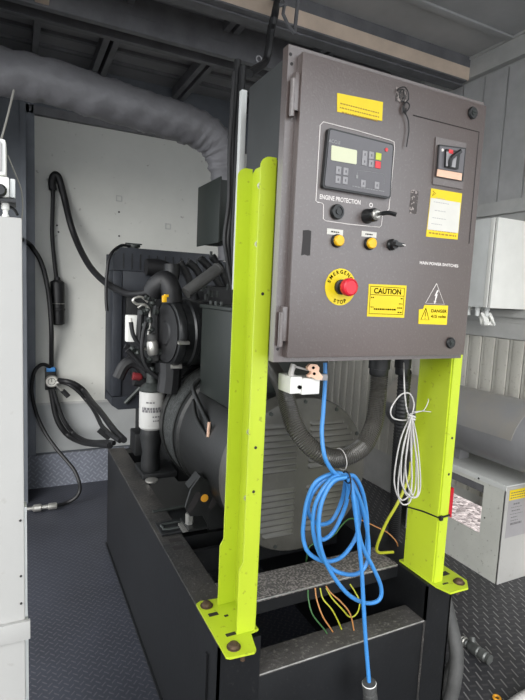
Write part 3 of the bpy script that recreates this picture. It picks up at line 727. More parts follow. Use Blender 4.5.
# blue cable with its coil and grey plug
bc = thing('blue_cable_coil', (1.0, 1.12, .9), 'bright blue cable coiled and hung from the corrugated conduit with a grey plug', 'cable')
BL = [
 [(0.796,1.190,1.312), (0.793,1.180,1.261), (0.773,1.150,1.182), (0.759,1.130,1.128), (0.757,1.110,1.072), (0.778,1.110,1.033), (0.808,1.115,1.006), (0.844,1.120,0.992)],
 [(0.843,1.120,0.998), (0.812,1.130,1.004), (0.759,1.140,0.984), (0.739,1.150,0.933), (0.730,1.150,0.872), (0.731,1.150,0.816), (0.747,1.140,0.772), (0.797,1.130,0.742), (0.863,1.140,0.738), (0.915,1.150,0.778), (0.935,1.160,0.829), (0.923,1.150,0.900), (0.874,1.130,0.970), (0.843,1.120,0.995)],
 [(0.836,1.110,0.997), (0.799,1.115,1.000), (0.761,1.115,0.965), (0.743,1.120,0.915), (0.742,1.120,0.857), (0.759,1.120,0.798), (0.786,1.115,0.750), (0.830,1.110,0.713), (0.904,1.120,0.685), (0.942,1.120,0.712), (0.950,1.130,0.775), (0.926,1.130,0.864), (0.891,1.120,0.932), (0.844,1.110,0.990)],
 [(0.840,1.120,0.990), (0.817,1.130,0.983), (0.795,1.140,0.953), (0.782,1.150,0.897), (0.786,1.160,0.831), (0.802,1.160,0.793), (0.840,1.160,0.809), (0.867,1.150,0.877), (0.862,1.130,0.941), (0.848,1.120,0.986)],
 [(0.829,1.100,1.001), (0.786,1.105,0.990), (0.754,1.105,0.929), (0.749,1.100,0.853), (0.767,1.100,0.783), (0.810,1.100,0.708), (0.868,1.100,0.639), (0.933,1.100,0.598), (0.982,1.100,0.597), (0.986,1.100,0.637), (0.949,1.100,0.708), (0.902,1.100,0.786), (0.873,1.100,0.877), (0.853,1.100,0.954), (0.840,1.105,0.995)],
 [(0.850,1.120,0.997), (0.879,1.125,0.986), (0.912,1.130,0.940), (0.941,1.140,0.870), (0.953,1.140,0.792), (0.953,1.140,0.722)],
 [(0.854,1.115,0.990), (0.896,1.130,0.912), (0.923,1.150,0.821), (0.928,1.140,0.752)],
 [(0.859,1.140,0.980), (0.872,1.170,0.899), (0.848,1.180,0.836), (0.792,1.170,0.838), (0.752,1.165,0.883), (0.752,1.150,0.943), (0.789,1.140,0.986), (0.847,1.130,0.991)],
 [(0.843,1.100,0.991), (0.854,1.090,0.934), (0.873,1.085,0.829), (0.890,1.080,0.729), (0.903,1.075,0.615), (0.919,1.070,0.488), (0.936,1.060,0.352)]
]
m = MB()
for i, s in enumerate(BL): m.tube(s, .0062, 10, 8)
m.build('cable', 'blue', bc, angle=60)
p = [(0.836,1.105,0.998)][0]
m = MB().torus(p, (1, 0, .15), .017, .0022, 22, 6).tube([(p[0], p[1] - .017, p[2]), (p[0] + .002, p[1] - .02, p[2] - .03), (p[0] - .004, p[1] - .02, p[2] - .055)], .002, 6, 4)
m.build('cable_tie', 'rubber', bc)
p, q = [(0.933,1.060,0.369), (0.950,1.060,0.269)]
d = Vector(q) - Vector(p)
pl = MB().lathe([(.010, -.004), (.020, -.003), (.0215, .002), (.0215, .018), (.018, .020), (.018, .030), (.021, .032), (.023, .10), (.018, .11)], p, d, 26); tag(pl.build('plug', 'rubber_grey', bc), 'grey screw plug')
m = MB().torus(Vector(p) + d.normalized() * 0.0, d, .019, .0025, 26, 6); m.build('plug_ring', 'whitebox', bc)

# white data cable coil
m = MB()
m.tube([(1.097,1.200,1.304), (1.057,1.150,1.275), (1.046,1.130,1.230), (1.061,1.130,1.171), (1.079,1.130,1.152), (1.087,1.130,1.188), (1.068,1.130,1.220), (1.037,1.130,1.222), (1.008,1.130,1.196), (0.998,1.130,1.169), (1.013,1.130,1.148), (1.060,1.130,1.140), (1.091,1.130,1.151)], .0023, 7, 8)
for k, (lx, bx, by, rx) in enumerate(((394.4, 403, 504, 412), (397, 407, 488, 414), (401, 417, 497, 420), (399, 404, 499, 416), (403, 412, 478, 418))):
    pass
WC = [[(1.069,1.120,1.158), (1.037,1.120,1.089), (1.024,1.120,1.007), (1.025,1.120,0.950), (1.044,1.120,0.904), (1.068,1.120,0.876), (1.097,1.120,0.890), (1.089,1.120,0.984), (1.081,1.120,1.079), (1.071,1.120,1.154)],
 [(1.060,1.110,1.161), (1.042,1.110,1.070), (1.032,1.110,0.994), (1.033,1.110,0.925), (1.051,1.110,0.897), (1.078,1.110,0.909), (1.085,1.110,0.956), (1.071,1.110,1.052), (1.060,1.110,1.155)],
 [(1.059,1.105,1.159), (1.051,1.105,1.086), (1.049,1.105,1.009), (1.066,1.105,0.941), (1.098,1.105,0.900), (1.116,1.105,0.922), (1.109,1.105,0.986), (1.087,1.105,1.083), (1.061,1.105,1.156)],
 [(1.067,1.115,1.156), (1.060,1.115,1.051), (1.056,1.115,0.974), (1.061,1.115,0.926), (1.083,1.115,0.900), (1.105,1.115,0.919), (1.100,1.115,1.009), (1.083,1.115,1.096), (1.069,1.115,1.156)],
 [(1.054,1.100,1.160), (1.029,1.100,1.065), (1.031,1.100,0.973), (1.051,1.100,0.930), (1.085,1.100,0.903), (1.103,1.100,0.919), (1.092,1.100,1.006), (1.070,1.100,1.086), (1.055,1.100,1.157)]]
for s in WC: m.tube(s, .0023, 7, 8)
p = [(1.062,1.110,1.158)][0]
m.torus(p, (.3, 0, 1), .011, .003, 18, 6).torus((p[0], p[1], p[2] - .008), (.3, 0, 1), .011, .003, 18, 6)
m.tube([(1.065,1.120,1.161), (1.096,1.120,1.165), (1.120,1.120,1.170), (1.134,1.120,1.194), (1.133,1.120,1.204)], .0014, 6, 5).tube([(1.072,1.120,1.167), (1.112,1.120,1.167), (1.150,1.120,1.162)], .0012, 6, 5)
tag(m.build('white_cable_coil', 'white_cable', angle=60), 'thin white cable coiled and hanging beside the lime yellow right post', 'cable')
# earth cable and loose wires
m = MB().tube([(1.181,1.220,0.966), (1.170,1.210,0.926), (1.141,1.200,0.882), (1.113,1.200,0.831), (1.096,1.220,0.770), (1.087,1.240,0.700), (1.097,1.260,0.656), (1.118,1.270,0.634), (1.153,1.280,0.622), (1.199,1.290,0.610)], .0052, 8, 8)
tag(m.build('earth_cable', 'yg', angle=60), 'stiff yellow and green earth cable ending on the middle crossmember', 'cable')
m = MB().tube([(1.286,1.360,0.581), (1.293,1.380,0.590), (1.269,1.400,0.617), (1.230,1.420,0.638), (1.192,1.440,0.656), (1.166,1.450,0.666)], .0024, 7, 6)
tag(m.build('loose_wire', 'orange_wire', angle=60), 'orange wire lying from the right post along the louvred cover base', 'wire', 'loose wires in the base frame')
m = MB().tube([(1.161,1.450,0.667), (1.119,1.450,0.676), (1.077,1.440,0.660), (1.052,1.440,0.633), (1.007,1.430,0.623), (0.939,1.430,0.613), (0.933,1.440,0.549)], .0026, 7, 6)
tag(m.build('loose_wire', 'green_wire', angle=60), 'green wire arching behind the blue coil below the louvred cover', 'wire', 'loose wires in the base frame')
for s, mt, lb in (
 ([(0.817,1.240,0.585), (0.808,1.220,0.566), (0.814,1.200,0.527), (0.867,1.200,0.457), (0.893,1.200,0.405)], 'green_wire', 'leftmost dark green wire between front and middle crossmembers'),
 ([(0.843,1.240,0.586), (0.839,1.220,0.558), (0.852,1.200,0.511), (0.898,1.200,0.441), (0.917,1.200,0.388)], 'orange_wire', 'pale orange wire beside the leftmost green wire in the base frame'),
 ([(0.862,1.240,0.581), (0.862,1.220,0.556), (0.888,1.200,0.521), (0.931,1.200,0.439), (0.944,1.200,0.390)], 'yg', 'yellow green wire between front and middle crossmembers, centre of the bunch'),
 ([(0.884,1.240,0.583), (0.891,1.220,0.569), (0.909,1.190,0.553), (0.940,1.180,0.511), (0.961,1.180,0.444), (0.968,1.180,0.397)], 'orange_wire', 'longest orange wire hanging behind the blue lead in the base frame'),
 ([(0.979,1.240,0.568), (0.986,1.220,0.550), (0.991,1.200,0.526), (0.984,1.200,0.490), (0.957,1.200,0.483), (0.923,1.200,0.519), (0.896,1.220,0.551), (0.885,1.240,0.576)], 'yg', 'looped olive yellow wire right of the bunch in the base frame')):
    m = MB().tube(s, .0024, 7, 7); tag(m.build('loose_wire', mt, angle=60), lb, 'wire', 'loose wires in the base frame')

# ================================================================ ALTERNATOR
al = thing('alternator', (.915, 1.9, RT), 'dark grey round alternator with a louvred end cover, in the base frame', 'alternator')
AX, AZ, AR = .915, .862, .285
m = MB().lathe([(.12, 1.56), (.275, 1.56), (.280, 1.60), (.280, 2.04), (.292, 2.05), (.292, 2.085)], (AX, 0, AZ), (0, 1, 0), 64); m.build('housing', 'alt', al)
m = MB().lathe([(.289, 2.085), (.293, 2.09), (.293, 2.255), (.289, 2.26)], (AX, 0, AZ), (0, 1, 0), 64)
tag(m.build('fan_guard', 'guard', al), 'perforated guard band')
m = MB().lathe([(.297, 2.08), (.297, 2.095)], (AX, 0, AZ), (0, 1, 0), 64).lathe([(.300, 2.25), (.300, 2.30), (.27, 2.36)], (AX, 0, AZ), (0, 1, 0), 64); m.build('flange_ring', 'alt', al)
# end cover with rows of louvres
m = MB().lathe([(.262, 1.475), (.280, 1.478), (AR, 1.486), (AR, 1.556), (.278, 1.56)], (AX, 0, AZ), (0, 1, 0), 72)
ec = m.build('end_cover', 'altcover', al)
m = MB()
def louvre(m, x0, x1, z):
    """one pressed louvre: a quarter-round hood, open below"""
    n = 5; prof = [(1.4755, z + .011)] + [(1.4755 - .0075 * math.sin(PI / 2 * k / n), z + .011 - .016 * (k / n)) for k in range(1, n + 1)] + [(1.474, z - .0052)]
    vs = []; fs = []
    for x in (x0 + .006, x0, x1, x1 - .006): pass
    xs = (x0, x0 + .008, x1 - .008, x1)
    for i, x in enumerate(xs):
        f = 0.0 if i in (0, 3) else 1.0
        for (y, zz) in prof: vs.append((x, 1.4755 - (1.4755 - y) * f, zz))
    n2 = len(prof)
    for i in range(3):
        for k in range(n2 - 1): fs.append((i * n2 + k, i * n2 + k + 1, (i + 1) * n2 + k + 1, (i + 1) * n2 + k))
    m.add(vs, fs); return m
def chord(z): 
    d = .262 ** 2 - (z - AZ) ** 2
    return math.sqrt(d) if d > 0 else 0
dk = MB()
for up, zs in ((1, [AZ + .030 + .0225 * k for k in range(8)]), (0, [AZ - .050 - .0225 * k for k in range(8)])):
    for z in zs:
        c = chord(z) - .012
        for x0, x1 in ((max(AX - c, AX - .235), AX - .022), (AX + .022, min(AX + c, AX + .235))):
            if x1 - x0 > .05:
                louvre(m, x0, x1, z); dk.box(x0 + .006, x1 - .006, 1.4735, 1.4752, z - .0095, z - .005)
m.build('louvre', 'altcover', ec); dk.build('louvre_gap', 'groove', ec)
m = MB()
for a in (60, 90, 120, 150, 30, 210, 330, 250, 290): m.lathe([(.008, 0), (.007, -.005)], (AX + .268 * math.cos(math.radians(a)), 1.4775, AZ + .268 * math.sin(math.radians(a))), (0, 1, 0), 8)
m.build('cover_screw', 'engine_grey', al)
# terminal box on top
tb = MB().box(.70, 1.10, 1.62, 1.985, 1.075, 1.432, .006).build('terminal_box', 'green', al)
m = MB().box(.692, 1.108, 1.612, 1.993, 1.432, 1.446, .003); m.build('lid', 'green', tb)
m = MB()
for y in (1.64, 1.72, 1.84, 1.90, 1.96): m.cyl((.73, y, 1.446), (.73, y, 1.462), .007, n=8)
m.build('bolt', 'engine_grey', tb)
m = MB().tube([(.70, 1.985, 1.13), (.665, 1.96, 1.095), (.668, 1.86, 1.03), (.668, 1.74, .985), (.675, 1.64, .955)], .0095, 10, 6).tube([(.665, 1.955, 1.045), (.650, 1.87, .995), (.652, 1.76, .955), (.665, 1.66, .925)], .009, 10, 6)
m.build('lead', 'alt', al)
m = MB().cyl((.655, 1.735, 1.01), (.650, 1.728, .955), .006, n=8); tag(m.build('stud', 'pink', al), 'pale copper stud')
# feet
for s in (-1, 1):
    def fx(v): return AX + s * v
    pts = [(fx(.335), .665), (fx(.355), .70), (fx(.335), .77), (fx(.30), .815), (fx(.155), .715), (fx(.175), .598), (fx(.255), .598), (fx(.285), .66)]
    m = MB().prism(pts, 'Y', 1.70, 1.712).prism([(fx(.335), .598), (fx(.335), .608), (fx(.16), .608), (fx(.16), .598)], 'Y', 1.712, 1.82).prism([(fx(.255), .608), (fx(.245), .66), (fx(.17), .66), (fx(.17), .608)], 'Y', 1.712, 1.75)
    m.prism([(fx(.17), .598), (fx(.17), .55), (fx(.24), .55), (fx(.24), .598)], 'Y', 1.76, 1.81); m.prism([(fx(.34), .77), (fx(.30), .815), (fx(.20), .76), (fx(.20), .74)], 'Y', 1.712, 1.76)
    ft = m.build('foot', 'alt', al)
    m = MB()
    for u in (.336, .252):
        m.prism([(fx(u + .014), .690), (fx(u + .004), .680), (fx(u - .012), .69), (fx(u - .040), .740), (fx(u - .036), .755), (fx(u - .022), .757)], 'Y', 1.6985, 1.70)
    m.build('foot_slot', 'groove', ft)
    if s < 0:
        m = MB().lathe([(.0, -.0015), (.014, -.001), (.015, 0)], (fx(.281), 1.6995, .728), (0, 1, 0), 20, caps=False)
        tag(m.build('sticker', 'orange', ft), 'small oval orange sticker')
    m = MB().cyl((fx(.318), 1.76, .608), (fx(.318), 1.76, .65), .016, n=6); m.build('foot_bolt', 'steel', ft)
tag(MB().prism([(.565, 1.735), (.565, 1.80), (.66, 1.81), (.66, 1.745)], 'Z', RT + .012, RT + .022).build('washer_plate', 'steel', al), 'bright worn steel plate')

# ================================================================ ENGINE
en = thing('engine', (.9, 2.7, .5), 'black diesel engine between the radiator and the alternator', 'engine')
m = MB().box(.70, 1.15, 2.36, 2.98, .66, 1.18, .015).box(.74, 1.12, 2.38, 2.96, .52, .66, .02); m.build('block', 'engine', en)
m = MB().box(.72, 1.12, 2.38, 2.97, 1.18, 1.33, .012)
for k in range(4): m.box(.70, .72, 2.42 + k * .14, 2.50 + k * .14, 1.20, 1.30, .005)
m.build('cylinder_head', 'engine_grey', en)
m = MB().box(.78, 1.02, 2.40, 2.94, 1.33, 1.42, .02)
for k in range(9): m.box(.775, 1.025, 2.43 + k * .058, 2.445 + k * .058, 1.415, 1.428, .003)
m.build('valve_cover', 'engine', en)
# intake elbow and charge pipe
m = MB().tube([(0.645,2.240,1.444), (0.639,2.240,1.498), (0.616,2.260,1.538), (0.585,2.280,1.513), (0.572,2.300,1.481)] , .048, 16, 6); m.build('intake_elbow', 'rubber', en)
m = MB().tube([(0.697,2.200,1.488), (0.784,2.220,1.551), (0.872,2.250,1.612)], .028, 16, 3); m.torus([(0.867,2.250,1.607)][0], (.7, .1, .6), .029, .004, 20, 6); m.build('charge_pipe', 'rubber_grey', en)
m = MB().tube([(0.715,2.500,1.629), (0.716,2.500,1.589), (0.707,2.500,1.538)], .04, 14, 4)
m.build('coolant_pipe', 'engine', en)
m = MB()
for p in [(0.809,2.300,1.500), (0.823,2.300,1.510), (0.845,2.300,1.478), (0.861,2.300,1.473), (0.887,2.300,1.474), (0.943,2.300,1.511), (0.830,2.300,1.458), (0.876,2.600,1.621), (0.920,2.600,1.656), (0.959,2.600,1.686)]: m.cyl(p, (p[0], p[1], p[2] + .03), .008, n=8)
m.build('head_bolt', 'engine_grey', en)
m = MB()
for (a, b_) in zip([(0.814,2.550,1.647), (0.879,2.550,1.673), (0.946,2.550,1.688), (0.771,2.550,1.644)], [(0.906,2.550,1.538), (1.010,2.550,1.511), (1.057,2.550,1.513), (0.865,2.550,1.451)]): m.tube([a, ((a[0] + b_[0]) / 2, a[1], (a[2] + b_[2]) / 2 + .02), b_], .02, 10, 4)
p = [(0.894,2.500,1.532), (1.047,2.500,1.534)]
m.box(p[0][0], p[1][0], 2.45, 2.7, 1.42, 1.53, .02)
m.build('manifold', 'engine', en)
# fuel pump, injector lines, pipework on the left flank
m = MB()
p, q = [(0.581,2.340,1.292), (0.598,2.340,1.154)]; 
m.lathe([(.018, 0), (.024, .012), (.024, .05), (.020, .055), (.026, .06), (.026, .13), (.016, .14)], p, Vector(q) - Vector(p), 18)
tag(m.build('fuel_pump', 'rubber_grey', en), 'silver grey fuel pump')
m = MB().lathe([(.022, 0), (.027, .008), (.027, .055), (.022, .065)], [(0.572,2.300,1.259)][0], (0.1, 0, -1), 18); tag(m.build('pump_body', 'steel', en), 'bright pump body')
m = MB()
for s in (
 [(0.554,2.320,1.438), (0.526,2.320,1.460), (0.495,2.320,1.454), (0.486,2.320,1.440), (0.504,2.320,1.427), (0.541,2.320,1.424), (0.560,2.320,1.392)],
 [(0.505,2.300,1.410), (0.527,2.300,1.424), (0.555,2.300,1.407), (0.561,2.300,1.333), (0.553,2.300,1.287)],
 [(0.482,2.340,1.361), (0.483,2.340,1.315), (0.497,2.340,1.278), (0.526,2.340,1.236), (0.559,2.340,1.212)]): m.tube(s, .006, 8, 5)
m.build('injector_line', 'steel', en)
m = MB()
for s, r in (
 ([(0.458,2.300,1.217), (0.495,2.300,1.180), (0.528,2.300,1.142), (0.566,2.300,1.113), (0.614,2.300,1.083), (0.692,2.300,1.075)], .012),
 ([(0.538,2.280,1.348), (0.525,2.280,1.288), (0.522,2.280,1.210), (0.542,2.280,1.145), (0.589,2.280,1.097), (0.657,2.280,1.075), (0.735,2.280,1.092)], .009),
 ([(0.482,2.340,1.343), (0.492,2.340,1.287), (0.516,2.340,1.245), (0.545,2.340,1.221)], .010),
 ([(0.456,2.500,1.054), (0.485,2.500,1.113), (0.524,2.500,1.132), (0.564,2.500,1.111), (0.595,2.500,1.059)], .030),
 ([(0.535,2.500,1.041), (0.565,2.500,1.035), (0.601,2.500,1.018)], .030),
 ([(0.646,2.250,1.166), (0.647,2.250,1.100), (0.640,2.250,1.024)], .052),
 ([(0.478,2.450,1.219), (0.532,2.450,1.189), (0.582,2.450,1.138)], .014),
 ([(0.609,2.350,1.420), (0.601,2.350,1.354), (0.608,2.350,1.258), (0.625,2.350,1.162)], .020),
 ([(0.530,2.350,1.399), (0.526,2.350,1.324), (0.523,2.350,1.249)], .016),
 ([(0.630,2.400,1.065), (0.642,2.400,1.004), (0.668,2.400,0.953)], .024)): m.tube(s, r, 10, 5)
m.build('hose', 'rubber', en)
m = MB()
for p in [(0.546,2.300,1.397), (0.561,2.300,1.356), (0.538,2.300,1.328), (0.588,2.300,1.394), (0.528,2.300,1.392), (0.566,2.300,1.310), (0.611,2.300,1.207), (0.560,2.300,1.170), (0.508,2.300,1.208), (0.485,2.300,1.222), (0.582,2.300,1.458), (0.545,2.300,1.457), (0.568,2.300,1.430)]:
    m.lathe([(.012, -.012), (.014, -.004), (.009, .006), (.012, .012)], p, (random.uniform(-1, 1), -.4, random.uniform(-1, 1)), 8)
m.build('fitting', 'engine_grey', en)
m = MB().lathe([(.020, 0), (.020, .035), (.013, .045)], [(0.525,2.480,1.065)][0], (1, 0, -.2), 14); tag(m.build('red_cap', 'dullred', en), 'dull red cap')
p = [(0.570,2.100,1.463)][0]
m = MB().box(p[0] - .009, p[0] + .009, p[1] - .014, p[1] + .006, p[2] - .018, p[2] + .012, .004).box(p[0] - .002, p[0] + .016, p[1] - .016, p[1] + .002, p[2] + .004, p[2] + .016, .003)
tag(m.build('dipstick_handle', 'btnyellow', en), 'yellow dipstick handle')
# alternator drive pulley, starter and oil pan detail
m = MB().lathe([(.06, 0), (.075, .01), (.06, .02), (.075, .03), (.06, .04)], (.80, 2.99, 1.12), (0, 1, 0), 24).lathe([(.10, 0), (.11, .01), (.09, .02), (.11, .04)], (.92, 2.985, .82), (0, 1, 0), 28); m.build('pulley', 'engine_grey', en)
m = MB().lathe([(.03, 0), (.055, .02), (.055, .20), (.045, .23)], (.665, 2.42, .86), (0, 1, 0), 20); m.build('starter_motor', 'engine', en)
m = MB().box(.60, .70, 2.45, 2.62, 1.13, 1.36, .01).box(.60, .68, 2.72, 2.88, 1.0, 1.2, .01); m.build('side_housing', 'engine', en)
m = MB()
for x in (.62, 1.15): m.box(x - .03, x + .06, 2.70, 2.84, RT, .70, .008)
m.build('mount', 'engine', en)
# pale data plate on the side
p = [(0.480,2.420,1.370), (0.534,2.420,1.241)]
m = MB().box(p[0][0], p[1][0], 2.42, 2.47, p[1][2], p[0][2], .006); tag(m.build('control_module', 'whitebox', en), 'pale grey control module')

# white oil filter in its own bowl on the rail
of = thing('oil_filter', (.605, 2.4, RT), 'white cylindrical filter standing upright left of the engine', 'filter')
c = (.603, 2.40)
m = MB().lathe([(.052, .815), (.061, .825), (.0615, 1.0), (.058, 1.008)], (c[0], c[1], 0), (0, 0, 1), 36); cn = m.build('canister', 'white', of)
m = MB()
for k, (z, w0, w1) in enumerate(((.955, 30, 70), (.925, 10, 100), (.912, 10, 100), (.885, 60, 95), (.865, 62, 90))):
    rnd = random.Random(k)
    a = w0
    while a < w1:
        l = rnd.uniform(5, 13); t0 = math.radians(200 + a); t1 = math.radians(200 + min(a + l, w1)); R0 = .0622
        h = .006 if z in (.925, .912) else .0035
        vs = [(c[0] + R0 * math.cos(t), c[1] + R0 * math.sin(t), zz) for zz in (z - h, z + h) for t in (t0, (t0 + t1) / 2, t1)]
        m.add(vs, [(0, 1, 4, 3), (1, 2, 5, 4)]); a += l + 3.5
m.build('print', 'ctl', cn)
m = MB().lathe([(.063, 1.004), (.064, 1.012), (.05, 1.03), (.03, 1.045), (.03, 1.09)], (c[0], c[1], 0), (0, 0, 1), 28).lathe([(.014, 1.09), (.014, 1.12)], (c[0], c[1], 0), (0, 0, 1), 10)
m.cyl((c[0], c[1], 1.06), (c[0] + .08, c[1] + .01, 1.09), .02, n=12); m.build('filter_head', 'engine_grey', of)
m = MB().lathe([(.045, RT + .03), (.05, RT + .06), (.042, RT + .12), (.056, .78), (.052, .815)], (c[0], c[1], 0), (0, 0, 1), 28); m.build('base_bowl', 'engine', of)
m = MB().box(.55, .72, 2.33, 2.52, RT, RT + .03, .005); m.build('bracket', 'engine', of)
m = MB().lathe([(.022, 0), (.03, .006), (.03, .014), (.012, .018)], (.585, 2.30, RT + .0), (0, 0, 1), 16); tag(m.build('drain_cap', 'steel', of), 'shiny round cap')

# air filter canister
af = thing('air_filter', (.71, 2.25, 1.13), 'black round air filter canister beside the engine above the oil filter', 'air filter')
m = MB().lathe([(.12, 0), (.150, .004), (.156, .014), (.156, .035), (.150, .042), (.150, .075), (.158, .082), (.158, .10), (.150, .106), (.150, .17), (.154, .175), (.154, .19), (.148, .24)], (.625, 2.25, 1.30), (1, .12, 0), 48)
m.build('canister', 'plastic_black', af)
m = MB().lathe([(.135, -.004), (.135, .002)], (.625, 2.25, 1.30), (1, .12, 0), 40)
m.lathe([(.05, -.010), (.06, -.003)], (.625, 2.25, 1.30), (1, .12, 0), 24); m.build('end_cap', 'rubber', af)
m = MB()
for a in (100, 190, 250): 
    aa = math.radians(a); m.obox((.66, 2.25 + .158 * math.cos(aa), 1.30 + .158 * math.sin(aa)), (.05, .018, .012), Matrix.Rotation(aa, 3, 'X'))
m.build('clip', 'steel', af)

# ================================================================ RADIATOR
ra = thing('radiator', (.915, 3.2, .70), 'large black radiator standing across the far end of the frame', 'radiator')
x0, x1 = .52, 1.31
m = MB().box(x0 + .057, x1 - .057, 3.052, 3.09, 1.46, 1.598, .004)
m.prism([(x0, .79), (x0 + .04, .76), (x1 - .04, .76), (x1, .79), (x1, .84), (x0, .84)], 'Y', 3.05, 3.28)
m.box(x0, x0 + .055, 3.05, 3.265, .845, 1.598, .004).box(x1 - .055, x1, 3.05, 3.265, .845, 1.598, .004).box(x0, x1, 3.27, 3.30, .78, 1.7)
m.build('frame', 'radframe', ra)
m = MB().prism([(x0, 1.60), (x0, 1.69), (x0 + .045, 1.735), (x1 - .20, 1.735), (x1, 1.66), (x1, 1.60)], 'Y', 3.05, 3.265); m.build('header_tank', 'radframe', ra)
m = MB()
for k in range(14): m.box(x0 + .055 + k * .05, x0 + .061 + k * .05, 3.046, 3.05, 1.61, 1.70)
m.build('tank_rib', 'engine', ra)
MB().box(x0 + .055, x1 - .055, 3.065, 3.24, .84, 1.60).build('core', 'radi', ra)
m = MB().box(x0 + .075, x1 - .09, 3.02, 3.09, 1.33, 1.46, .004)
m.lathe([(.33, 0), (.30, -.06), (.28, -.10), (.275, -.10), (.29, -.05), (.32, 0)], (.93, 3.09, 1.08), (0, 1, 0), 40, caps=False)
m.build('fan_shroud', 'engine', ra)
m = MB().lathe([(.05, -.03), (.05, .03)], (.93, 3.05, 1.08), (0, 1, 0), 20)
for k in range(7):
    a = 2 * PI * k / 7; m.obox((.93 + .15 * math.cos(a), 3.05, 1.08 + .15 * math.sin(a)), (.22, .008, .075), Matrix.Rotation(-a, 3, 'Y') @ Matrix.Rotation(.5, 3, 'X'))
m.build('fan', 'engine', ra)
m = MB().lathe([(.030, 0), (.030, .012), (.040, .014), (.040, .026), (.02, .03)], (.66, 3.16, 1.735), (0, 0, 1), 20).obox((.66, 3.16, 1.768), (.10, .014, .008), Matrix.Identity(3)); m.build('filler_cap', 'engine_grey', ra)
m = MB().tube([(.63, 3.13, 1.75), (.57, 3.10, 1.745), (.50, 3.03, 1.68), (.475, 3.0, 1.55), (.475, 3.0, 1.42), (.48, 3.0, 1.36)], .009, 8, 6); m.build('overflow_hose', 'rubber', ra)
m = MB().tube([(.60, 3.04, .80), (.70, 3.0, .92), (.74, 2.98, .96)], .012, 8, 3); m.build('stay', 'engine_grey', ra)
m = MB().tube([(0.701,3.000,1.626), (0.785,3.000,1.626), (0.859,3.000,1.600)], .05, 14, 5); m.build('top_hose', 'rubber', ra)

# ================================================================ EXHAUST, HANGING ITEMS
rnd = random.Random(3)
jit = [[rnd.uniform(-1, 1) for _ in range(28)] for _ in range(400)]
for i in range(1, 400):
    jit[i] = [.55 * jit[i - 1][(k + 1) % 28] + .45 * jit[i][k] for k in range(28)]
m = MB().tube([(-0.258,2.500,2.435), (-0.046,2.500,2.380), (0.148,2.500,2.379), (0.359,2.500,2.355), (0.589,2.500,2.334), (0.763,2.500,2.315), (0.873,2.500,2.287), (0.946,2.500,2.231), (0.982,2.500,2.152), (1.008,2.500,2.056), (1.032,2.500,1.905), (1.053,2.500,1.672)], lambda t: .097 - .014 * t, 28, 12, jitter=lambda i, k: .085 * jit[i % 400][k] + .03 * math.sin(i * .9 + k * .45))
ex = m.build('exhaust_pipe', 'lag', angle=80); tag(ex, 'long exhaust pipe wrapped in wrinkled grey cloth below the ceiling', 'exhaust pipe')
# control box hanging beside the exhaust
wb = thing('wall_box', (.88, 2.2, 1.72), 'dark green grey steel box hanging left of the lime yellow post', 'box')
MB().box(.80, .90, 2.075, 2.345, 1.72, 1.98, .003).build('body', 'green', wb)
MB().box(.792, .80, 2.065, 2.355, 1.712, 1.99, .002).build('lid', 'green', wb)
m = MB().box(.90, 1.02, 2.10, 2.13, 1.74, 1.96).box(.90, 1.02, 2.30, 2.33, 1.74, 1.96); m.build('bracket', 'engine', wb)
# bundle of black cables dropping behind the cabinet
for i, (s, r, lb) in enumerate((
 ([(0.722,1.750,2.324), (0.719,1.750,2.222), (0.713,1.750,2.083), (0.717,1.750,1.908), (0.715,1.750,1.765), (0.711,1.750,1.674), (0.727,1.750,1.583), (0.752,1.750,1.472)], .013, 'black cable dropping from the ceiling beam, left one of the bundle'),
 ([(0.730,1.720,2.295), (0.727,1.720,2.180), (0.723,1.720,2.008), (0.723,1.720,1.833), (0.721,1.720,1.691), (0.736,1.720,1.546), (0.755,1.720,1.473)], .012, 'black cable dropping from the ceiling beam, middle one of the bundle'),
 ([(0.680,1.680,2.250), (0.678,1.680,2.125), (0.675,1.680,1.991), (0.680,1.680,1.822), (0.669,1.680,1.700), (0.676,1.680,1.642), (0.699,1.680,1.544), (0.731,1.680,1.437)], .008, 'thin black cable hanging left of the cable bundle by the cabinet'))):
    tag(MB().tube(s, r, 10, 6).build('hanging_cable', 'rubber', angle=60), lb, 'cable', 'black cables behind the cabinet')
m = MB()
a, b_ = [(0.627,1.450,2.139), (0.635,1.450,1.509)]
m.box(a[0] - .012, a[0] + .006, 1.45, 1.47, b_[2], 2.105, .002)  # added pale strip, stands in for a light gap behind the cabinet
tag(m.build('pale_strip', 'lightgrey'), 'pale grey strip standing in for a light gap behind the cabinet edge and post', 'strip')
# strap and hook bracket hanging over the cabinet
m = MB().tube([(1.195,2.400,3.055), (1.189,2.400,2.961), (0.984,2.000,2.661), (0.969,2.000,2.594), (0.963,2.000,2.522), (0.948,2.000,2.463), (0.871,1.900,2.386), (0.789,1.800,2.310)], .016, 8, 6)
tag(m.build('hanging_cable', 'rubber'), 'thick black cable dropping from the tan beam onto the cabinet top', 'cable')
m = MB().tube([(1.131,2.200,2.936), (1.131,2.200,2.842), (1.124,2.200,2.788), (1.158,2.200,2.741), (1.189,2.200,2.718)], .009, 6, 1).tube([(1.204,2.200,2.958), (1.199,2.200,2.870), (1.193,2.200,2.781), (1.189,2.200,2.718)], .009, 6, 1)
m.tube([(1.091,2.200,2.814), (1.142,2.200,2.837)], .009, 6, 1)
tag(m.build('hook_bracket', 'beamdark'), 'dark v shaped bracket hanging from the beam above the cabinet', 'bracket')
p = [(0.920,2.000,2.468)][0]
m = MB().torus(p, (0, 1, 0), .012, .003, 16, 6); tag(m.build('small_ring', 'key'), 'small pale ring hanging above the cabinet side', 'ring')

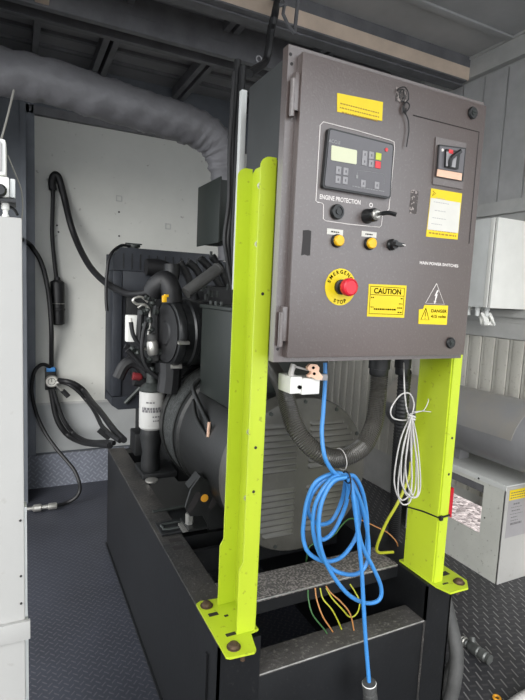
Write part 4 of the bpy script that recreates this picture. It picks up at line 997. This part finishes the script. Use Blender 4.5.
# ================================================================ FAR WALL HOSES
m = MB().tube([(0.249,3.900,2.155), (0.243,3.900,2.209), (0.252,3.900,2.247), (0.269,3.900,2.260), (0.291,3.900,2.229), (0.328,3.900,2.090), (0.353,3.850,1.955), (0.385,3.800,1.836), (0.422,3.650,1.707), (0.452,3.400,1.602), (0.489,3.100,1.521), (0.526,2.950,1.489), (0.559,2.750,1.466), (0.631,2.600,1.483), (0.687,2.500,1.517)], lambda t: .027 - .010 * t, 10, 7)
tag(m.build('water_hose', 'rubber', angle=60), 'black hose arching from the far wall down to the engine', 'hose')
fl = thing('float_cable', (.27, 3.88, 1.2), 'black cylinder hanging from a thin cable on the pale far wall', 'cylinder')
m = MB().tube([(0.249,3.900,2.237), (0.249,3.900,2.087), (0.244,3.900,1.914), (0.246,3.900,1.810), (0.259,3.900,1.657), (0.275,3.900,1.524)], .014, 8, 6); m.build('cable', 'rubber', fl)
p, q = [(0.276,3.880,1.531), (0.278,3.880,1.209)]
m = MB().lathe([(.018, -.02), (.022, 0), (.044, .012), (.048, .02), (.048, .20), (.052, .205), (.052, .215), (.048, .22), (.048, (p[2] - q[2]) - .01), (.03, p[2] - q[2])], p, Vector(q) - Vector(p), 24); m.build('weight', 'rubber', fl)
m = MB().torus([(0.276,3.880,1.364)][0], (0, 0, 1), .049, .003, 24, 6); m.build('band', 'steel', fl)
m = MB().tube([(-0.053,2.900,1.730), (-0.009,3.200,1.758), (0.039,3.600,1.776), (0.086,3.800,1.769), (0.123,3.800,1.725), (0.160,3.800,1.661), (0.189,3.800,1.574), (0.210,3.800,1.458), (0.223,3.800,1.348), (0.232,3.800,1.179), (0.235,3.850,1.032), (0.238,3.900,0.908)], .016, 8, 6)
tag(m.build('supply_cable', 'rubber', angle=60), 'black cable curving from behind the white cabinet to the pressure gauge', 'cable')
ga = thing('pressure_gauge', (.23, 3.88, .75), 'round silver gauge with a lever valve on the far wall', 'gauge')
p, q = [(0.195,3.910,0.889), (0.272,3.910,0.731)]
m = MB().box(p[0], q[0], 3.90, 3.944, q[2], p[2], .004); m.build('back_plate', 'engine', ga)
c = [(0.237,3.860,0.801)][0]
m = MB().lathe([(.040, .04), (.046, .03), (.046, 0), (.041, -.006), (.038, -.003), (.0, -.003)], c, (0, 1, 0), 28, caps=False); m.build('case', 'steel', ga)
m = MB().lathe([(.036, -.0035), (.036, -.002)], c, (0, 1, 0), 28); fc_ = m.build('dial', 'paper', ga)
m = MB().box(c[0] - .002, c[0] + .002, c[1] - .0055, c[1] - .0035, c[2] - .004, c[2] + .026).torus((c[0], c[1] - .004, c[2]), (0, 1, 0), .024, .0015, 24, 5); m.build('needle', 'ink', fc_)
p = [(0.233,3.880,0.882)][0]
tag(MB().box(p[0] - .03, p[0] + .03, 3.87, 3.90, p[2] - .012, p[2] + .02, .004).build('top_fitting', 'blue', ga), 'blue fitting')
s = [(0.263,3.820,0.782), (0.286,3.820,0.759), (0.306,3.820,0.740), (0.347,3.820,0.693)]
m = MB().tube(s[:3], .008, 8, 1); m.build('valve_stem', 'steel', ga)
m = MB().tube(s[2:], .018, 10, 1); m.build('lever', 'rubber', ga)
m = MB().cyl([(0.265,3.850,0.791)][0], [(0.312,3.850,0.804)][0], .018, n=12); m.build('nipple', 'steel', ga)
for s, r, lb in (
 ([(0.285,3.850,0.808), (0.335,3.800,0.808), (0.396,3.800,0.783), (0.452,3.800,0.733), (0.481,3.600,0.695), (0.506,3.400,0.673), (0.526,3.200,0.648), (0.534,3.000,0.643), (0.549,2.800,0.643)], .019, 'upper black hose curving from the gauge to the frame'),
 ([(0.279,3.860,0.799), (0.342,3.800,0.790), (0.410,3.800,0.735), (0.473,3.800,0.657), (0.489,3.600,0.642), (0.494,3.400,0.626), (0.489,3.200,0.624), (0.497,2.950,0.641), (0.527,2.800,0.640)], .014, 'black hose from the gauge just under the upper one, through the clamp plate'),
 ([(0.231,3.850,0.748), (0.245,3.850,0.652), (0.265,3.850,0.546), (0.299,3.850,0.462), (0.354,3.850,0.389), (0.415,3.700,0.385), (0.444,3.400,0.456), (0.463,3.100,0.539), (0.498,2.950,0.571)], .020, 'black hose dropping below the gauge and bending right to the frame'),
 ([(0.244,3.830,0.751), (0.270,3.830,0.655), (0.297,3.830,0.564), (0.331,3.830,0.487), (0.387,3.830,0.407), (0.430,3.600,0.424), (0.456,3.300,0.494), (0.479,3.050,0.565), (0.521,2.950,0.584)], .015, 'second black hose dropping below the gauge, inside the first bend')):
    tag(MB().tube(s, r, 10, 7).build('black_hose', 'rubber', angle=60), lb, 'hose', 'black hoses from the gauge to the frame')
m = MB().tube([(0.227,3.880,0.904), (0.186,3.850,0.928), (0.152,3.820,0.922), (0.125,3.800,0.890), (0.109,3.800,0.827), (0.104,3.800,0.742), (0.118,3.800,0.648), (0.146,3.800,0.545), (0.192,3.750,0.446), (0.253,3.700,0.353), (0.310,3.650,0.283), (0.365,3.600,0.213), (0.393,3.550,0.141), (0.391,3.500,0.095), (0.362,3.500,0.049), (0.304,3.500,0.022), (0.237,3.450,0.032)], .013, 10, 7)
dh = m.build('drain_hose', 'rubber', angle=60); tag(dh, 'long black hose looping left of the gauge down to the floor', 'hose')
p, q = [(0.243,3.450,0.034), (0.062,3.450,0.038)]
m = MB().lathe([(.018, 0), (.022, .01), (.022, .05), (.014, .055), (.014, .09), (.024, .1), (.024, .14), (.012, .15), (.012, (Vector(q) - Vector(p)).length)], p, Vector(q) - Vector(p), 14)
m.build('hose_coupling', 'steel', dh)
p, q = [(0.442,3.000,0.668), (0.506,3.000,0.596)]
m = MB().obox(((p[0] + q[0]) / 2, 3.02, (p[2] + q[2]) / 2 - .01), (.085, .012, .03), Matrix.Rotation(.75, 3, 'Y'))
tag(m.build('clamp_plate', 'engine'), 'small black clamp plate holding hoses at the frame end', 'clamp')

# ================================================================ LEFT WHITE CABINET
wc = thing('white_cabinet', (-.2, 1.1, 0), 'tall white steel cabinet at the left edge of the photo', 'cabinet')
MB().box(-.40, .012, .90, 1.25, .0, 1.602, .003).build('body', 'white', wc)
MB().box(-.40, .020, .892, .90, .885, .919, .001).build('cover_strip', 'white', wc)
m = MB().box(.012, .016, .905, .93, .92, 1.12, .0005).box(.012, .018, .94, 1.2, .05, .88, .001); m.build('door_edge', 'lightgrey', wc)
m = MB()
for z in (1.10, 1.0, .95): m.cyl((.006, .8985, z), (.006, .9005, z), .002, n=8)
m.build('rivet', 'groove', wc)
eb = thing('breaker_enclosure', (-.06, .95, 1.63), 'small white breaker enclosure with a black knob above the white cabinet', 'enclosure')
MB().box(-.14, -.006, .93, 1.0, 1.636, 1.668, .003).build('body', 'whitebox', eb)
MB().box(-.0055, .003, .935, .995, 1.637, 1.667, .002).build('clear_cover', 'lightgrey', eb)
MB().lathe([(.010, 0), (.010, -.006), (.007, -.010)], (-.019, .93, 1.645), (0, 1, 0), 20).build('knob', 'plastic_black', eb)
m = MB().box(-.12, .004, .935, .995, 1.629, 1.636, .001).tube([(-.02, .96, 1.630), (.0, .955, 1.622), (.006, .95, 1.612)], .0025, 6, 4); m.build('mounting_foot', 'plastic_black', eb)
m = MB()
for x in (-.012, -.035, -.06): m.lathe([(.0055, 0), (.0055, .008), (.004, .010), (.004, .016), (.006, .018), (.006, .027)], (x, .955, 1.602), (0, 0, 1), 12)
m.build('gland', 'whitebox', eb)
ub = thing('meter_box', (-.06, .95, 1.67), 'rounded white box, topmost at the left edge of the photo', 'box')
MB().box(-.16, -.0095, .93, 1.0, 1.669, 1.727, .006).build('body', 'whitebox', ub)
MB().box(-.15, -.016, .927, .93, 1.675, 1.721, .002).build('lid', 'white', ub)
MB().box(-.14, -.03, .945, .99, 1.6665, 1.669).build('foot', 'lightgrey', ub)
m = MB().tube([(-.008, .96, 1.708), (-.004, .96, 1.698), (.004, .96, 1.678), (.012, .965, 1.655), (.014, .97, 1.628), (.012, .97, 1.6035)], .0012, 5, 5)
tag(m.build('thin_wire', 'string'), 'thin grey wire looping beside the small white enclosures', 'wire')
m = MB().tube([(0.005,2.100,2.185), (-0.015,2.100,2.095), (-0.041,2.100,1.994), (-0.081,2.100,1.877)], .004, 5, 3)
tag(m.build('hanging_string', 'string'), 'thin string hanging down from the wrapped exhaust pipe', 'string')

# ================================================================ RIGHT SIDE
jb = thing('junction_box', (2.45, 2.0, 1.48), 'light grey steel junction box on the right wall above the drum', 'junction box')
MB().box(2.302, WX - .03, 1.915, 2.25, 1.482, 1.962, .003).build('body', 'lightgrey', jb)
MB().box(2.308, WX - .03, 1.904, 1.9155, 1.486, 1.958).build('seal', 'groove', jb)
MB().box(2.306, WX - .02, 1.889, 1.9045, 1.480, 1.962, .002).build('lid', 'whitebox', jb)
tag(MB().box(2.3005, 2.312, 1.909, 1.932, 1.482, 1.962, .001).build('rim', 'whitebox', jb), 'bright white rim')
m = MB().box(WX - .03, WX - .018, 1.95, 2.2, 1.50, 1.95); m.build('mounting_plate', 'lightgrey', jb)
m = MB()
rnd = random.Random(5)
for x, y in ((2.34, 2.0), (2.38, 1.97), (2.36, 2.08), (2.42, 2.03)):
    m.lathe([(.016, 0), (.016, .015), (.012, .018), (.013, .05)], (x, y, 1.482), (0, 0, -1), 10)
m.build('cable_gland', 'lightgrey', jb)
m = MB()
for k in range(6):
    x, y, z = 2.34 + .02 * k, 1.97 + .015 * (k % 3), 1.43
    m.tube([(x, y, z + .02), (x + rnd.uniform(-.03, .03), y - .02, z - .02), (x + rnd.uniform(-.04, .04), y - .01, z - .045), (x + rnd.uniform(-.03, .05), y + .02, z - .02), (x + .02, y + .03, z)], .008, 8, 5)
tag(m.build('wrapped_cable_end', 'whitebox', jb), 'crumpled white cable ends')

dm = thing('drum', (2.48, 1.9, .61), 'large grey horizontal metal drum on the right wall above the vent box', 'drum')
m = MB().lathe([(.10, 1.18), (.181, 1.19), (.185, 1.20), (.185, 2.60), (.181, 2.61), (.10, 2.62)], (2.42, 0, .815), (0, 1, 0), 64); m.build('shell', 'sheet', dm)
# overlapping wrap sheet, ending in a curved edge
vs = []; fs = []; n = 18
def wr(r, y, a): return (2.42 + r * math.cos(a), y, .815 + r * math.sin(a))
for r in (.1853, .1875):
    for j, y in enumerate((1.60, 1.62, 2.60)):
        for k in range(n + 1):
            a = math.radians(60 + (178 - 60) * k / n)
            yy = y + (.03 * (k / n) ** 2 if j < 2 else 0)
            vs.append(wr(r, yy, a))
w = n + 1
for l in (0, 1):
    for j in range(2):
        for k in range(n):
            q = l * 3 * w + j * w + k; fs.append((q, q + 1, q + w + 1, q + w))
for k in range(n): fs.append((k, k + 1, 3 * w + k + 1, 3 * w + k))
for j in range(2): fs.append((j * w + n, (j + 1) * w + n, 3 * w + (j + 1) * w + n, 3 * w + j * w + n)); fs.append((j * w, (j + 1) * w, 3 * w + (j + 1) * w, 3 * w + j * w))
m = MB(); m.add(vs, fs); m.build('wrap_sheet', 'sheet2', dm)
m = MB().box(2.42, 2.50, 2.10, 2.14, .555, .634).box(2.42, 2.50, 2.28, 2.32, .555, .634); m.build('saddle', 'sheet', dm)

vb = thing('vent_box', (2.46, 1.9, 0), 'pale grey steel box on the floor with a cut opening showing gravel outside', 'box')
X0, X1, Y0, Y1, Z1 = 2.315, WX - .015, 1.69, 2.40, .548
HY0, HY1, HZ0, HZ1 = 1.825, 2.33, .228, .505
m = MB()
m.box(X0, X0 + .006, Y0, HY0, 0, Z1).box(X0, X0 + .006, HY1, Y1, 0, Z1).box(X0, X0 + .006, HY0, HY1, 0, HZ0).box(X0, X0 + .006, HY0, HY1, HZ1, Z1)
m.box(X0, X1, Y0, Y0 + .006, 0, Z1).box(X0, X1, Y1 - .006, Y1, 0, Z1).box(X0 + .006, X1, Y0 + .006, Y1 - .006, 0, .006)
m.build('body', 'ventbox', vb)
m = MB().box(X0 - .004, X1, Y0 - .006, Y1 + .006, Z1, Z1 + .006, .001).box(X0 - .004, X0, Y0 - .006, Y1 + .006, Z1 - .022, Z1); m.build('top_plate', 'lightgrey', vb)
MB().box(X0 + .008, X0 + .02, HY0 - .01, HY1, HZ1 - .045, HZ1 + .02).build('inner_flange', 'beamdark', vb)
tag(MB().box(X0 + .003, X0 + .03, 2.052, 2.085, HZ0 - .02, .40).build('red_strip', 'red', vb), 'red strip at the edge of the opening')
MB().box(X0, X1, Y0 - .004, Y0 - .0005, .002, Z1 - .004).build('front_sheet', 'white', vb)
# label: yellow head, grey body with print
lp = [(2.341,1.685,0.527), (2.585,1.685,0.531), (2.597,1.685,0.454), (2.349,1.685,0.471), (2.373,1.685,0.260), (2.631,1.685,0.251)]
lx0 = lp[0][0]; lb = MB().box(lx0, lx0 + .17, Y0 - .0052, Y0 - .004, lp[4][2], lp[0][2] - .0).build('label', 'key', vb)
tag(MB().box(lx0, lx0 + .17, Y0 - .0064, Y0 - .005, lp[3][2], lp[0][2]).build('label_head', 'label_yellow', lb), 'yellow label head')
m = MB()
for k in range(3): bars(m, lx0 + .01, lx0 + .15, lp[3][2] + .012 + k * .014, Y0 - .0064, .005, k, .012)
zz = lp[3][2] - .025
for k, (u0, u1, h) in enumerate(((.04, .09, .008), (.025, .11, .003), (.03, .10, .006), (.02, .12, .003), (.03, .08, .005), (.03, .09, .004), (.03, .12, .012))): bars(m, lx0 + u0, lx0 + u1, zz - k * .0185, Y0 - .0052, h, k + 20, .012)
m.build('print', 'ctl', lb)
m = MB().cyl([(2.169,1.750,0.583)][0], (2.335, 1.85, Z1 - .012), .004, n=8)
m = MB().cyl((X0 - .006, 1.86, Z1 - .014), (X0 - .003, 1.86, Z1 - .014), .006, n=10).cyl((X0 - .003, 1.80, .33), (X0 - .001, 1.80, .33), .004, n=8); m.build('screw', 'engine_grey', vb)

# black hose behind the right rail and coupling on the floor
m = MB().tube([(1.353, 1.24, .54), (1.358, 1.20, .48), (1.372, 1.165, .38), (1.378, 1.13, .28), (1.365, 1.12, .16), (1.37, 1.15, .04), (1.48, 1.25, .026), (1.60, 1.32, .026)], .024, 14, 8)
tag(m.build('fuel_hose', 'rubber_grey', angle=60), 'thick dusty black hose bulging beside the right rail of the frame', 'hose')
cp_ = thing('hose_coupling', (1.75, 1.37, 0), 'dark metal hose coupling lying on the tread plate floor, right', 'coupling')
p, q = [(1.758,1.426,0.024), (1.769,1.283,0.024)]
d = Vector(q) - Vector(p); l = d.length
m = MB().lathe([(.012, 0), (.016, .01), (.016, l * .22), (.012, l * .25), (.020, l * .3), (.023, l * .34), (.023, l * .62), (.018, l * .66), (.0235, l * .7), (.0235, l * .86), (.019, l * .9), (.021, l)], p, d, 18); m.build('body', 'coupling', cp_)
c = Vector(p) + d * .45
m = MB().lathe([(.010, 0), (.012, .02), (.014, .03), (.014, .04)], c, (.3, .5, .55), 12); m.build('side_port', 'coupling', cp_)
m = MB().torus(Vector(p) + d * .05, d, .014, .004, 16, 6).torus(Vector(p) + d * .14, d, .0165, .004, 16, 6); tag(m.build('clip_ring', 'steel', cp_), 'bright ring')
m = MB().tube([(1.613,1.073,0.030), (1.681,1.083,0.030), (1.747,1.086,0.030), (1.835,1.085,0.030)], .022, 14, 6, ribs=.02)
tag(m.build('ribbed_hose', 'white_cable', angle=60), 'pale ribbed hose end on the floor in the lower right corner', 'hose')
p = [(1.640,1.144,0.008)][0]
m = MB().torus(p, (0, 0, 1), .012, .005, 16, 6); tag(m.build('brass_ring', 'orange'), 'small brass ring on the floor near the lower right corner', 'ring')

# ================================================================ LIGHT AND CAMERA
w = bpy.data.worlds.new('sky'); scene.world = w; w.use_nodes = True
w.node_tree.nodes['Background'].inputs[0].default_value = (.92, .96, 1, 1)
w.node_tree.nodes['Background'].inputs[1].default_value = 1.75
sl = bpy.data.lights.new('sun', 'SUN'); sl.energy = 2.7; sl.angle = math.radians(50); sl.color = (1, .98, .95)
so = bpy.data.objects.new('sun', sl); COL.objects.link(so); so.rotation_euler = Vector((.64, .68, -.36)).to_track_quat('-Z', 'Y').to_euler()

cam = bpy.data.cameras.new('camera'); co = bpy.data.objects.new('camera', cam); COL.objects.link(co)
cam.sensor_fit = 'VERTICAL'; cam.sensor_height = 24; cam.lens = 500.09 / 700 * 24; cam.clip_start = .02
R_ = ((0.8961009497729326, -0.4414771254528983, 0.04583705398358311), (-0.008464170868320672, -0.12024981463233274, -0.99270758025332), (0.44376958619035606, 0.8891782328547723, -0.11149271092634085))
mw = Matrix(((R_[0][0], -R_[1][0], -R_[2][0], 0), (R_[0][1], -R_[1][1], -R_[2][1], 0), (R_[0][2], -R_[1][2], -R_[2][2], 1.5), (0, 0, 0, 1)))
co.matrix_world = mw
scene.camera = co
vs_ = scene.view_settings
scene.display_settings.display_device = 'sRGB'
vs_.view_transform = 'Standard'; vs_.look = 'None'; vs_.gamma = 1; vs_.use_curve_mapping = False
vs_.exposure = 0.6
try:
    scene.cycles.max_bounces = 12; scene.cycles.diffuse_bounces = 8
except Exception: pass
for o in bpy.data.objects:
    if '_o' in o: del o['_o']
